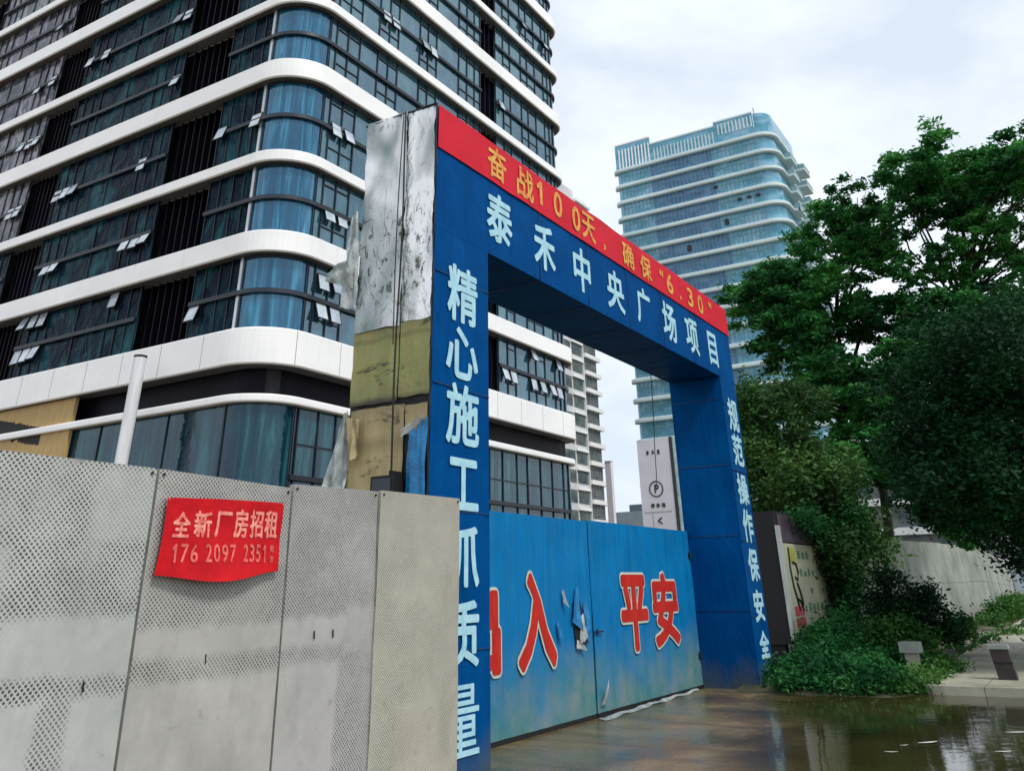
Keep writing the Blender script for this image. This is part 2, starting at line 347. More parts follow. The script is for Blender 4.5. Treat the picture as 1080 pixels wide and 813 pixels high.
# ---------------------------------------------------------------- lettering
def glyph(ch, off=0.0, res=3):
    if ch == '1': return [(.30, 0, 0), (.52, 0, 0), (.52, 1, 0), (.36, 1, 0), (.30, .93, 0), (.05, .80, 0), (.05, .66, 0), (.30, .74, 0)], [(0, 1, 2, 3, 4, 7), (4, 5, 6, 7)]
    cu = bpy.data.curves.new('t', 'FONT'); cu.body = ch; cu.size = 1; cu.offset = off; cu.resolution_u = res; cu.fill_mode = 'FRONT'
    o = bpy.data.objects.new('t', cu); COL.objects.link(o)
    dg = bpy.context.evaluated_depsgraph_get(); dg.update()
    me = o.evaluated_get(dg).to_mesh()
    v = [tuple(x.co) for x in me.vertices]; f = [tuple(p.vertices) for p in me.polygons]
    o.evaluated_get(dg).to_mesh_clear(); bpy.data.objects.remove(o); bpy.data.curves.remove(cu)
    return v, f
def letters(name, mat, parent, items, fn, bold=.012, n=8, step=.0003):
    """items: (char, centre u, width, z0, z1); fn(u, z, d) -> point d in front of the surface. Strokes are thickened by stamping."""
    out = []
    for ch, cx, w, z0, z1 in items:
        v, f = glyph(ch)
        if not v: continue
        x0, x1 = min(p[0] for p in v), max(p[0] for p in v); y0, y1 = min(p[1] for p in v), max(p[1] for p in v)
        wi, hi = w-2*bold, (z1-z0)-2*bold
        sx = wi/max(x1-x0, 1e-4); sy = hi/max(y1-y0, 1e-4); mb = MB()
        for k in range(n+1):
            a = 2*PI*k/n; du, dz = (0, 0) if k == n else (bold*math.cos(a), bold*math.sin(a)); m = len(mb.v)
            for p in v: mb.v.append(tuple(fn(cx + (p[0]-(x0+x1)/2)*sx + du, z0 + bold + (p[1]-y0)*sy + dz, step*k)))
            mb.f += [tuple(m+i for i in q) for q in f]
        out.append(mb.build(name, mat, parent))
    return out

# ================================================================= world, camera, sun
world = bpy.data.worlds.new("World"); scene.world = world; world.use_nodes = True
nt = world.node_tree; nt.nodes.clear()
wo = nt.nodes.new('ShaderNodeOutputWorld'); bg = nt.nodes.new('ShaderNodeBackground')
sky = nt.nodes.new('ShaderNodeTexSky'); sky.sky_type = 'NISHITA'; sky.sun_disc = False
SUN_EL, SUN_AZ = math.radians(52), math.radians(198)       # azimuth measured from +Y clockwise (Nishita)
sky.sun_elevation = SUN_EL; sky.sun_rotation = SUN_AZ
tc = nt.nodes.new('ShaderNodeTexCoord'); mp = nt.nodes.new('ShaderNodeMapping'); mp.inputs['Scale'].default_value = (1.3, 1.3, 2.6); mp.inputs['Location'].default_value = (.9, .4, 0)
nt.links.new(tc.outputs['Generated'], mp.inputs[0])
f1 = noise_tex(nt, mp.outputs[0], 1.3, 6, .55, .3)
cl = ramp(nt, f1, [(.36, (4.3, 4.75, 5.4)), (.48, (5.5, 5.9, 6.5)), (.58, (6.2, 6.5, 7.1))])
mx = mix(nt, sky.outputs[0], cl, .93)
nt.links.new(mx, bg.inputs[0]); bg.inputs[1].default_value = .115
nt.links.new(bg.outputs[0], wo.inputs[0])
sl = bpy.data.lights.new('sun', 'SUN'); sl.energy = 1.5; sl.angle = math.radians(11); sl.color = (1, .97, .92)
so = bpy.data.objects.new('sun', sl); COL.objects.link(so)
sd = Vector((math.sin(SUN_AZ)*math.cos(SUN_EL), math.cos(SUN_AZ)*math.cos(SUN_EL), math.sin(SUN_EL)))   # towards the sun
so.rotation_euler = sd.to_track_quat('Z', 'Y').to_euler(); so.location = (0, 0, 60)
# camera: looking along azimuth, pitched up 27.5 deg, lens shifted down (the photo is the lower crop of a tall frame)
pitch, roll, az = math.radians(27.53), math.radians(-1.21), math.radians(58.95)
F = Vector((math.sin(az)*math.cos(pitch), 0, 0))
F = Vector((0, math.cos(pitch), math.sin(pitch))); X = Vector((1, 0, 0)); U = X.cross(F)
X2 = math.cos(roll)*X + math.sin(roll)*U; U2 = -math.sin(roll)*X + math.cos(roll)*U
g = Vector((math.cos(az), math.sin(az), 0)); l = Vector((-math.sin(az), math.cos(az), 0))
def w2(v): return Vector((v.dot(g), v.dot(l), v.z))
F, X2, U2 = w2(F), w2(X2), w2(U2)
cd = bpy.data.cameras.new('camera'); cam = bpy.data.objects.new('camera', cd); COL.objects.link(cam); scene.camera = cam
mt = Matrix((( X2.x, U2.x, -F.x, 0), (X2.y, U2.y, -F.y, 0), (X2.z, U2.z, -F.z, 1.6), (0, 0, 0, 1)))
cam.matrix_world = mt
cd.sensor_fit = 'HORIZONTAL'; cd.sensor_width = 36; cd.lens = 893/1080*36; cd.shift_x = 0; cd.shift_y = (155.3-406.5)/1080
cd.clip_start = .05; cd.clip_end = 3000
vs = scene.view_settings; vs.view_transform = 'Standard'; vs.look = 'None'; vs.gamma = 1; vs.exposure = .68; vs.use_curve_mapping = False

# ================================================================= setting
mb = MB(); mb.quad((-900, -900, 0), (1500, -900, 0), (1500, 1200, 0), (-900, 1200, 0))
tag(mb.build('ground', 'ground'), kind='structure')
# puddle water, irregular shore
pts = []
shore = [(3.5, 4.2), (8, 4.9), (12, 5.2), (14.2, 5.0), (15.9, 5.2), (16.6, 4.6), (16.9, 3.4), (16.9, -9), (3.5, -9)]
for i, (x, y) in enumerate(shore):
    x2, y2 = shore[(i+1) % len(shore)]; n = 12 if i < 6 else 1
    for k in range(n):
        t = k/n; px, py = x+(x2-x)*t, y+(y2-y)*t
        a = .16 if i < 6 else 0
        pts.append((px, py + a*noise.noise((px*1.7, py*1.7, 3)), .004))
mb = MB(); mb.v = [tuple(p) for p in pts]; mb.f = [tuple(range(len(pts)))[::-1]]
tag(mb.build('water', 'water'), kind='structure')
# pavement with kerb
mb = MB()
mb.box(17.06, 90, -30, 3.0, -.05, .12)
tag(mb.build('pavement', 'paving'), kind='structure')
mb = MB(); mb.box(16.90, 17.05, -30, 2.72, -.05, .125)
tag(mb.build('kerb', 'paving'), kind='structure')
mb = MB()
def hill(u, v):
    x = 300 + u*260; y = -50 + 330*u*0 + 360*(1-u); r = 1.15 + .35*v
    z = (26 + 9*noise.noise((u*6, 2, 1)) + 3*noise.noise((u*21, 5, 1))) * math.sin(PI*min(1, v*1.0))
    return (230*r + 160*u - 40, y*r, z)
mb.grid(hill, 60, 8)
tag(mb.build('hills', 'hill', smooth=True), kind='structure')

# ================================================================= entrance gate
gate = thing('entrance_gate', 'big blue fabric-clad site entrance gate with red top strip and white Chinese slogans', 'gate', (12.4, 5.9, 0))
Y0, Y1 = 5.335, 6.42
def sheet(x0, x1, z0, z1, y, amp=.012, s=1.3):
    """front skin with slight sag"""
    mb = MB(); nu = max(2, int((x1-x0)/.18)); nv = max(2, int((z1-z0)/.18))
    mb.grid(lambda u, v: (x0+(x1-x0)*u, y - amp*max(0, .5+noise.noise(((x0+(x1-x0)*u)*s, (z0+(z1-z0)*v)*s, 4)))*min(1, 12*u, 12*(1-u), 12*v, 12*(1-v)), z0+(z1-z0)*v), nu, nv)
    return mb
colA = MB().box(7.17, 8.25, Y0+.02, Y1, -.05, 5.262).build('column', 'gate', gate); tag(colA, 'left column beside the hoarding')
sheet(7.16, 8.252, 0, 5.264, Y0+.012).build('front_skin', 'gate', colA, smooth=True)
colB = MB().box(16.69, 17.60, Y0+.02, Y1, -.05, 5.262).build('column', 'gate', gate); tag(colB, 'right column beside the billboard')
sheet(16.688, 17.602, 0, 5.264, Y0+.012).build('front_skin', 'gate', colB, smooth=True)
beam = MB().box(7.17, 17.60, Y0+.02, Y1, 5.27, 6.80).build('beam', 'gate', gate)
sheet(7.16, 17.602, 5.268, 6.27, Y0+.012).build('front_skin', 'gate', beam, smooth=True)
# red strip with a slightly uneven top edge
mb = MB(); nu = 90
def red(u, v):
    x = 7.158 + (17.604-7.158)*u; zt = 6.83 + .018*noise.noise((x*1.6, 1, 0)); zb = 6.262 + .008*noise.noise((x*2, 5, 0))
    return (x, Y0 - .006 - .010*max(0, .4+noise.noise((x*1.5, v*2, 7)))*min(1, 12*u, 12*(1-u)), zb + (zt-zb)*v)
mb.grid(red, nu, 6)
strip = mb.build('top_strip', 'red', gate, smooth=True); strip['label'] = 'red fabric strip with yellow characters'
MB().box(7.15, 17.61, Y0+.003, Y1+.01, 6.802, 6.835).build('coping', 'seam', gate)
fn = lambda u, z, d: (u, Y0 - .004 - d, z); fn2 = lambda u, z, d: (u, Y0 - .019 - d, z)
wt = [('泰', 8.514, .61, 5.46, 6.13), ('禾', 9.676, .59, 5.44, 6.11), ('中', 10.797, .55, 5.43, 6.11), ('央', 11.954, .63, 5.43, 6.09), ('广', 13.054, .58, 5.46, 6.10), ('场', 14.187, .63, 5.43, 6.12), ('项', 15.295, .66, 5.43, 6.10), ('目', 16.43, .50, 5.42, 6.08)]
letters('character', 'ltext', gate, wt, fn, .018)
rt = [('奋', 8.441, .46, 6.32, 6.78), ('战', 9.161, .45, 6.31, 6.77), ('1', 9.563, .15, 6.38, 6.75), ('0', 10.096, .26, 6.37, 6.77), ('0', 10.669, .26, 6.35, 6.75), ('天', 11.083, .46, 6.32, 6.77), ('，', 11.62, .09, 6.33, 6.44), ('确', 12.533, .45, 6.31, 6.74), ('保', 13.275, .47, 6.31, 6.74), ('“', 13.987, .18, 6.57, 6.70), ('6', 14.372, .30, 6.34, 6.73), ('.', 14.88, .08, 6.36, 6.44), ('3', 15.41, .29, 6.35, 6.73), ('0', 15.961, .29, 6.35, 6.73), ('”', 16.551, .18, 6.60, 6.73)]
letters('yellow_character', 'yellow', gate, rt, fn2, .011)
lt = [('精', 7.70, .60, 4.25, 4.91), ('心', 7.70, .62, 3.63, 4.20), ('施', 7.72, .62, 2.95, 3.58), ('工', 7.74, .56, 2.32, 2.82), ('抓', 7.72, .62, 1.62, 2.19), ('质', 7.72, .62, .94, 1.51), ('量', 7.72, .62, .25, .81)]
letters('character', 'ltext', gate, lt[:6], fn, .016)
letters('character', 'ltext', gate, lt[6:], fn, .005)
rr = [('规', 17.17, .60, 4.26, 4.90), ('范', 17.18, .60, 3.62, 4.22), ('操', 17.16, .62, 2.93, 3.49), ('作', 17.17, .60, 2.28, 2.86), ('保', 17.19, .60, 1.64, 2.19), ('安', 17.18, .58, .99, 1.51), ('全', 17.20, .55, .43, .86)]
letters('character', 'ltext', gate, rr, fn, .020)
# lapped seams and fixings of the cladding
for x in (9.55, 11.0, 12.45, 13.9, 15.35):
    MB().box(x-.006, x+.006, Y0-.0035, Y0+.01, 5.29, 6.25).build('lap_seam', 'gateseam', beam)
    MB().box(x-.008, x+.008, Y0+.03, Y1-.01, 5.262, 5.2695).build('lap_seam', 'gateseam', beam)
for z in (1.18, 2.40, 3.62, 4.84):
    MB().box(16.683, 16.6895, Y0+.03, Y1-.01, z-.006, z+.006).build('lap_seam', 'gateseam', colB)
    MB().box(7.18, 8.24, Y0-.0035, Y0+.01, z-.1, z-.09).build('lap_seam', 'gateseam', colA)
    MB().box(16.70, 17.59, Y0-.0035, Y0+.01, z-.1, z-.09).build('lap_seam', 'gateseam', colB)
mb = MB()
for x in np.arange(8.3, 17.5, 1.1):
    for z in (5.31, 6.21): mb.tube([(x, Y0+.005, z), (x, Y0-.006, z)], .010, 6)
mb.build('rivet_row', 'gateseam', beam)['kind'] = 'stuff'
# side cladding on the left end (three sheets of different age)
def clad(name, mat, y0, y1, z0, z1, amp, s, seed, label):
    mb = MB(); nu, nv = max(4, int((y1-y0)/.05)), max(4, int((z1-z0)/.05))
    def f(u, v):
        y, z = y0+(y1-y0)*u, z0+(z1-z0)*v
        n = noise.noise((y*s+seed, z*s*.7, seed)) + .5*noise.noise((y*s*2.3, z*s*2, seed+4)) + .3*abs(noise.noise((y*s*5, z*s*3.3, seed+9)))
        e = .012*noise.noise((y*7, z*7, 9))
        return (7.13 - amp*max(0, n+.35), y + (e if u in (0, 1) else 0), z + (e*1.5 if v in (0, 1) else 0))
    mb.grid(f, nu, nv); o = mb.build(name, mat, gate, smooth=True); o['label'] = label; return o
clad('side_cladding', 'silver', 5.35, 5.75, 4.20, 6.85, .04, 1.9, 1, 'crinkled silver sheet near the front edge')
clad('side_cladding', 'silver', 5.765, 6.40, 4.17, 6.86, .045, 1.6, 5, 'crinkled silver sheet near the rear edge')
clad('side_cladding', 'olive', 5.35, 5.75, 3.40, 4.19, .02, 1.5, 8, 'olive stained sheet near the front edge')
clad('side_cladding', 'olive', 5.765, 6.40, 3.37, 4.18, .02, 1.5, 12, 'olive stained sheet near the rear edge')
clad('side_cladding', 'tan', 5.66, 6.38, 0, 3.33, .012, 1, 15, 'tan lower sheet near the rear edge')
clad('side_cladding', 'tan', 5.36, 5.645, 3.02, 3.31, .015, 1.5, 18, 'short tan remnant above the blue tarp')
MB().box(7.15, 7.168, 5.36, 6.42, 0, 6.8).build('side_board', 'black', gate)
# black cables down the side
mb = MB()
mb.tube([(7.07, 5.757+.012*math.sin(z*2.1), z) for z in np.linspace(6.83, 2.5, 30)], .011, 6)
mb.tube([(7.05, 5.79+.02*math.sin(z*1.3+1), z) for z in np.linspace(6.80, 3.95, 24)], .007, 6)
mb.build('cable', 'black', gate)
mb = MB()
mb.tube([(7.145, 5.355+.006*math.sin(z*9), z) for z in np.linspace(6.85, 2.3, 60)], [.010+.010*abs(noise.noise((z*5, 0, 0))) for z in np.linspace(6.85, 2.3, 60)], 5)
mb.tube([(7.12, 5.34+(6.44-5.34)*t, 6.84+.02*noise.noise((t*8, 0, 2))) for t in np.linspace(0, 1, 20)], .012, 5)
mb.build('edge_trim', 'black', gate)
# torn plastic film
def rag(P, amp, seed, nu=14, nv=22, fold=3.0):
    """a crumpled sheet between four corners (bottom left, bottom right, top right, top left) with ragged edges"""
    a, b, c, d = [Vector(p) for p in P]
    n = (b-a).cross(d-a).normalized()
    def f(u, v):
        jag = .05*noise.noise((v*9, seed, u*3)) + .03*noise.noise((v*23, seed, 2))
        uu = u + (jag if u in (0, 1) else 0); vv = v + (.06*noise.noise((u*9, seed, 7)) if v in (0, 1) else 0)
        p = (a.lerp(b, uu)).lerp(d.lerp(c, uu), vv)
        q = noise.noise((u*fold+seed, v*fold*.6+.6*u, seed)) + .45*abs(noise.noise((u*fold*2.4+v*3, v*fold*1.3, seed+5)))
        return p + n*amp*q
    return MB().grid(f, nu, nv)
rag([(7.08, 6.62, 4.50), (7.10, 6.38, 4.46), (7.10, 6.44, 5.66), (7.06, 6.52, 5.62)], .10, 3).build('torn_film', 'film', gate, smooth=True)
rag([(7.05, 6.86, 4.86), (7.09, 6.44, 4.70), (7.09, 6.42, 5.10), (7.03, 6.74, 5.02)], .09, 9, 16, 10).build('torn_film', 'film', gate, smooth=True)
rag([(6.98, 6.66, 2.30), (7.04, 6.34, 2.30), (7.08, 6.37, 3.30), (7.07, 6.42, 3.28)], .12, 13).build('torn_film', 'film', gate, smooth=True)
rag([(7.04, 6.30, 2.72), (7.06, 6.20, 2.86), (7.08, 6.22, 3.22), (7.07, 6.38, 3.26)], .06, 17, 8, 12).build('torn_film', 'tan', gate, smooth=True)
rag([(7.09, 5.62, 1.2), (7.10, 5.345, 1.2), (7.10, 5.345, 3.16), (7.09, 5.56, 3.00)], .05, 21, 16, 40).build('torn_tarp', 'tarp', gate, smooth=True)
rag([(7.08, 5.66, 2.98), (7.08, 5.36, 3.13), (7.07, 5.36, 3.18), (7.08, 5.65, 3.07)], .03, 25, 10, 3).build('torn_film', 'film', gate, smooth=True)
cb = thing('control_box', 'small black box fixed low on the stained end of the gate above the hoarding', 'box', (7.02, 5.76, 2.40))
MB().box(6.96, 7.12, 5.63, 5.92, 2.38, 2.62).build('housing', 'black', cb)
MB().box(6.95, 6.96, 5.66, 5.89, 2.41, 2.59).build('cover', 'rail', cb)
MB().box(6.945, 7.12, 5.66, 5.68, 2.62, 2.66).build('bracket', 'black', cb)

# ---- double doors
for (x0, x1, lab) in ((8.26, 12.50, 'left blue steel gate leaf marked with two large red characters, torn near its right edge'), (12.545, 16.68, 'right blue steel gate leaf marked with two large red characters, clean sheet above dirty foot')):
    d = thing('gate_leaf', lab, 'gate leaf', ((x0+x1)/2, 6.38, 0), 'double doors of the gate')
    zt0 = 2.485 if x0 < 10 else 2.50
    mb = MB()
    mb.grid(lambda u, v: (x0+(x1-x0)*u, 6.36 - .012*noise.noise((u*5+x0, v*3, 1)) - .004*math.cos(u*(x1-x0)*2*PI/.42), .05+(zt0-.05)*v), 160, 14)
    mb.build('sheet', 'door', d, smooth=True)
    mb = MB().box(x0, x1, 6.375, 6.42, .04, .10).box(x0, x1, 6.375, 6.42, zt0-.06, zt0+.004).box(x0, x0+.05, 6.375, 6.42, .1, zt0-.06).box(x1-.05, x1, 6.375, 6.42, .1, zt0-.06).box(x0+.05, x1-.05, 6.375, 6.42, 1.2, 1.25)
    mb.build('frame', 'door', d)
    fd = lambda u, z, d: (u, 6.343-d, z); fd2 = lambda u, z, d: (u, 6.335-d, z)
    it = [('出', 9.42, 1.20, .70, 1.68), ('入', 10.917, .98, .68, 1.79)] if x0 < 10 else [('平', 13.99, 1.02, .71, 1.77), ('安', 15.26, 1.10, .71, 1.80)]
    k_ = .032
    letters('character_outline', 'dwhite', d, [(c, x, w+2*k_, a-k_, b+k_) for c, x, w, a, b in it], fd, .042+k_, 16)
    letters('character', 'dred', d, it, fd2, .042, 14)
    if x0 < 10:
        r = MB().grid(lambda u, v: (11.93+.40*u*(1-.5*v) + .05*noise.noise((u*5, v*5, 3)), 6.333, .90+.52*v+.07*noise.noise((u*7, 2, v*4))), 10, 10); r.build('tear', 'black', d)
        for P_, a_, sd_, m2 in (([(11.84, 6.325, 1.18), (12.10, 6.29, 1.06), (12.06, 6.325, 1.62), (12.0, 6.33, 1.60)], .03, 2, 'tarp'), ([(12.02, 6.31, .90), (12.18, 6.26, .98), (12.16, 6.31, 1.28), (12.09, 6.33, 1.20)], .04, 5, 'film'),
                                ([(12.18, 6.30, 1.0), (12.36, 6.29, 1.12), (12.30, 6.33, 1.44), (12.24, 6.33, 1.40)], .04, 8, 'tarp'), ([(11.60, 6.31, 1.42), (11.70, 6.28, 1.36), (11.64, 6.33, 1.58), (11.60, 6.33, 1.56)], .02, 11, 'film'), ([(11.44, 6.31, 1.02), (11.54, 6.29, .98), (11.47, 6.33, 1.2), (11.42, 6.33, 1.18)], .02, 12, 'tarp'), ([(11.93, 6.32, .86), (12.22, 6.30, .82), (12.10, 6.32, .93), (11.98, 6.33, .96)], .02, 14, 'film')):
            rag(P_, a_, sd_, 6, 8).build('torn_flap', m2, d, smooth=True)
    else:
        r = MB().grid(lambda u, v: (12.68+.16*(u-.5)*(1-v) + .10*v, 6.325-.05*math.sin(v*2), .14+.30*v), 4, 6); r.build('torn_flap', 'film', d, smooth=True)
    MB().box(x0, x1, 6.345, 6.43, 0.0, .046).build('bottom_rail', 'black', d)
    hx = x0+.03 if x0 < 10 else x1-.03
    for hz in (.5, 2.1):
        mb = MB(); mb.tube([(hx, 6.33, hz-.07), (hx, 6.33, hz+.07)], .016, 8); mb.box(hx-.05, hx+.05, 6.335, 6.343, hz-.05, hz+.05); mb.build('hinge', 'rail', d)
    if x0 > 10:
        mb = MB(); mb.tube([(12.50, 6.325, 1.03), (12.80, 6.325, 1.03)], .010, 8); mb.box(12.62, 12.66, 6.33, 6.345, 1.0, 1.06); mb.build('latch', 'rail', d)
# pale strip of scrap sheet along the foot of the right leaf
mb = MB().grid(lambda u, v: (12.25+4.0*u, 6.10 + .16*u + .10*v*(1-.6*u) + .05*noise.noise((u*12, 0, 1)), .014+.022*noise.noise((u*9, v*2, 4))+.02*v), 40, 3)
tag(mb.build('scrap_strip', 'film', None, (14, 6.2, 0)), 'thin pale strip of scrap sheeting lying along the foot of the blue doors', 'scrap strip')

# ================================================================= hoarding (perforated sheets)
fz = [(1.46, 2.60, 2.335, 2.335, 'fenceA', 'grey perforated hoarding panel, leftmost one, running out of the picture behind the camera side'),
      (2.615, 3.765, 2.335, 2.334, 'fenceA', 'grey perforated hoarding panel with blanked rectangles, left of the one carrying the red banner'),
      (3.785, 4.975, 2.333, 2.305, 'fenceB', 'grey perforated hoarding panel that carries the red banner'),
      (4.995, 5.985, 2.335, 2.352, 'fenceC', 'grey perforated hoarding panel between the bannered one and the cream one'),
      (6.005, 7.172, 2.362, 2.372, 'fenceD', 'cream finely perforated hoarding panel overlapping the left column of the gate')]
for i, (x0, x1, za, zb, m_, lab) in enumerate(fz):
    p = thing('hoarding_panel', lab, 'hoarding panel', ((x0+x1)/2, 5.0, 0), 'perforated hoarding panels')
    yy = 5.0 if i < 4 else 4.985
    lean = .05
    mb = MB().grid(lambda u, v: (x0+(x1-x0)*u + lean*(1-v)*(.0 if i > 3 else 1), yy - .014*math.sin(PI*u)*math.sin(PI*v)*(1 if i != 2 else 1.6) - .006*noise.noise((u*3+i*5, v*5, 2)), .03 + (za+(zb-za)*u-.03)*v), 24, 40)
    sh = mb.build('perforated_sheet', m_, p, smooth=True); sh.location = -p.location; 
    # material uses world-aligned object coordinates
    me = sh.data; me.transform(Matrix.Translation(p.location)); 
    mb = MB()
    for xa, zt in ((x0, za), (x1-.022, zb)):
        mb.obox((xa+.011+lean*.5*(0 if i > 3 else 1), yy+.022, zt/2+.01), (.011, 0, 0), (0, .018, 0), (-lean*.5*(0 if i > 3 else 1), 0, zt/2-.01))
    mb.obox(((x0+x1)/2, yy+.020, (za+zb)/2-.012), ((x1-x0)/2-.023, 0, (zb-za)/2), (0, .018, 0), (0, 0, .014))
    mb.build('frame', 'fedge', p)
    for cx, cz in ((x0+.035, za-.03), (x1-.035, zb-.03)): MB().tube([(cx, yy-.004, cz), (cx, yy-.012, cz)], .009, 8).build('bolt', 'black', p)
    if 0 < i < 4:
        mb = MB()
        for cx, cz in {1: [(3.50, 1.16), (2.82, 1.13)], 2: [(4.34, 1.24)], 3: [(5.32, 1.33), (5.52, 1.33)]}[i]:
            mb.obox((cx, yy-.022, cz), (.004, 0, .002), (0, .003, 0), (-.003, 0, .026))
        mb.build('tie_wire', 'black', p)
# red banner with a sagging lower hem
ban = thing('rental_banner', 'small red vinyl rental notice with faded lettering and phone number tied to the hoarding', 'banner', (4.36, 4.95, 1.7))
def bsurf(u, z):     # u 0..1 across, z height
    x = 3.845 + 1.03*u
    v = (2.175-z)/.45
    bulge = .010 + .050*max(0, v)**2.2*math.sin(PI*min(1, max(0, u))) + .004*noise.noise((u*6, z*9, 3))
    return Vector((x, 4.965 - bulge, z))
def bgrid(u, v):
    zt = 2.163+.028*u + .006*math.sin(PI*u); zb = 1.715+.028*u - .050*math.sin(PI*u*1.05)**1.5 if u < .95 else 1.742
    z = zt + (zb-zt)*v
    p = bsurf(u, z); p.x += .012*math.sin(PI*v)*(1-2*u) + (-.012+.0*u)*(v if u < .5 else -.0); return p
MB().grid(bgrid, 34, 22).build('cloth', 'banner', ban, smooth=True)
fb = lambda x, z, d: bsurf((x-3.845)/1.03, z) + Vector((0, -.003-d, 0))
bt = [('全', 3.980, .140, 1.932, 2.085), ('新', 4.150, .145, 1.937, 2.10), ('厂', 4.321, .145, 1.942, 2.105), ('房', 4.474, .130, 1.945, 2.128), ('招', 4.620, .125, 1.950, 2.13), ('租', 4.757, .125, 1.951, 2.133)]
letters('character', 'btext', ban, bt, fb, .0045)
dg = []
for s_, cx, w in (('176', 4.024, .223), ('2097', 4.313, .270), ('2351', 4.620, .235)):
    n = len(s_); cw = w/n
    for k, ch in enumerate(s_): dg.append((ch, cx-w/2+cw*(k+.5), cw*(.42 if ch == '1' else .78), 1.787+.010*(cx-4.024)/.6, 1.897+.012*(cx-4.024)/.6))
dg += [('微', 4.782, .042, 1.862, 1.908), ('信', 4.782, .042, 1.796, 1.842)]
letters('faded_character', 'btext2', ban, dg, fb, .0022)
mb = MB()
for cx, cz in ((3.86, 2.155), (4.86, 2.18)): mb.tube([(cx, 4.952, cz), (cx, 4.985, cz+.01)], .005, 6)
mb.build('grommet', 'strip', ban)

# ================================================================= main tower
T = thing('glass_tower', 'dark glass tower with curved white floor bands and rounded corner filling the left side', 'building', (34, 40, 0))
XL, YF = 22.29, 24.45          # glass planes
XR, YB = 47.2, 58.0
R1, R2 = 1.75, 1.1
def outline(d, nseg=14, far=YB):
    """plan outline offset outward by d, from far left end round to the far right end"""
    P = [(XL-d, far)]
    c = (XL+R1, YF+R1)
    for k in range(nseg+1):
        a = PI + (PI/2)*k/nseg; P.append((c[0]+(R1+d)*math.cos(a), c[1]+(R1+d)*math.sin(a)))
    c = (XR-R2, YF+R2)
    for k in range(nseg+1):
        a = 1.5*PI + (PI/2)*k/nseg; P.append((c[0]+(R2+d)*math.cos(a), c[1]+(R2+d)*math.sin(a)))
    P.append((XR+d, far)); return P
def ring(prof, outl=outline):
    """sweep a closed profile [(d, z)] along the outline"""
    mb = MB(); rows = []
    for d, z in prof:
        n = len(mb.v); pp = outl(d); mb.v += [(x, y, z) for x, y in pp]; rows.append((n, len(pp)))
    k = len(prof)
    for i in range(k):
        a, b = rows[i][0], rows[(i+1) % k][0]
        for j in range(rows[0][1]-1): mb.f.append((a+j, a+j+1, b+j+1, b+j))
    return mb
bands = [(9.31, 10.72, .45), (13.80, 14.73, .45), (17.90, 18.43, .40), (22.05, 23.03, .45), (26.20, 26.74, .40), (30.35, 31.28, .45), (34.47, 35.0, .40), (38.6, 39.55, .45), (42.75, 43.3, .40), (46.9, 47.83, .45), (51.05, 51.6, .40), (55.2, 56.6, .45)]
for i, (z0, z1, d) in enumerate(bands):
    c = .05
    b_ = ring([(d-c, z0), (d, z0+c), (d, z1-c), (d-c, z1), (-.35, z1+.0), (-.35, z0)]).build('floor_band', 'white', T)
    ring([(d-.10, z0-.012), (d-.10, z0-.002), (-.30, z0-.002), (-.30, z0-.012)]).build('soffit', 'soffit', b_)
    if i == 0:
        mb = MB()
        for y in [27.48, 29.99, 32.43, 34.83, 37.23, 39.62, 42.0, 44.4, 46.8, 49.2]: mb.box(XL-d-.003, XL-d, y-.012, y+.012, z0+.05, z1-.05)
        for x in [25.92, 28.3, 30.7, 33.1, 35.5, 37.9, 40.28, 42.6, 44.96]: mb.box(x-.012, x+.012, YF-d-.003, YF-d, z0+.05, z1-.05)
        a = PI*1.42; mb.obox((XL+R1+(R1+d)*math.cos(a), YF+R1+(R1+d)*math.sin(a), (z0+z1)/2), (.012*-math.sin(a), .012*math.cos(a), 0), (.004*math.cos(a), .004*math.sin(a), 0), (0, 0, (z1-z0)/2-.05))
        mb.build('panel_seam', 'seam', b_)
ring([(.03, 7.95), (.32, 7.95), (.34, 8.0), (.34, 8.18), (.32, 8.23), (.03, 8.23)]).build('podium_ledge', 'white', T)
# core and recess linings
MB().box(XL+.9, XR-.35, YF+.5, YB-.3, 0, 57.0).build('wall', 'core', T)['label'] = 'dark inner wall behind the glass'
Lbays = [(26.2, 29.15, [26.9, 27.6, 28.45]), (32.6, 41.55, [33.32, 34.04, 34.76, 37.1, 39.40, 40.12, 40.84]), (44.35, 53.3, [45.1, 45.8, 46.5, 48.1, 49.7, 51.15, 51.87, 52.6])]
Rbays = [(24.04, 36.95, [24.5, 25.3, 26.15, 27.5, 28.3, 29.05, 30.9, 31.65, 32.45, 34.65, 35.5, 36.3]), (38.65, 46.1, [39.65, 40.5, 41.9, 42.75, 43.8, 45.0, 45.6])]
def win_L(y0, y1, mull, z0, z1, rail, parent, mat, trans=()):
    g_ = MB().box(XL, XL+.06, y0, y1, z0, z1).build('window', mat, parent)
    f = MB()
    for y in [y0+.03] + mull + [y1-.03]: f.box(XL-.05, XL-.001, y-.02, y+.02, z0, z1)
    if rail: f.box(XL-.16, XL-.062, y0, y1, rail-.09, rail+.09)
    for (a, b, z) in trans: f.box(XL-.05, XL-.002, a+.03, b-.03, z-.025, z+.025)
    f.build('frame', 'mull', g_); return g_
def win_R(x0, x1, mull, z0, z1, rail, parent, mat, trans=()):
    g_ = MB().box(x0, x1, YF, YF+.06, z0, z1).build('window', mat, parent)
    f = MB()
    for x in [x0+.03] + mull + [x1-.03]: f.box(x-.028, x+.028, YF-.06, YF-.001, z0, z1)
    if rail: f.box(x0, x1, YF-.16, YF-.062, rail-.09, rail+.09)
    for (a, b, z) in trans: f.box(a+.03, b-.03, YF-.05, YF-.002, z-.025, z+.025)
    f.build('frame', 'mull', g_); return g_
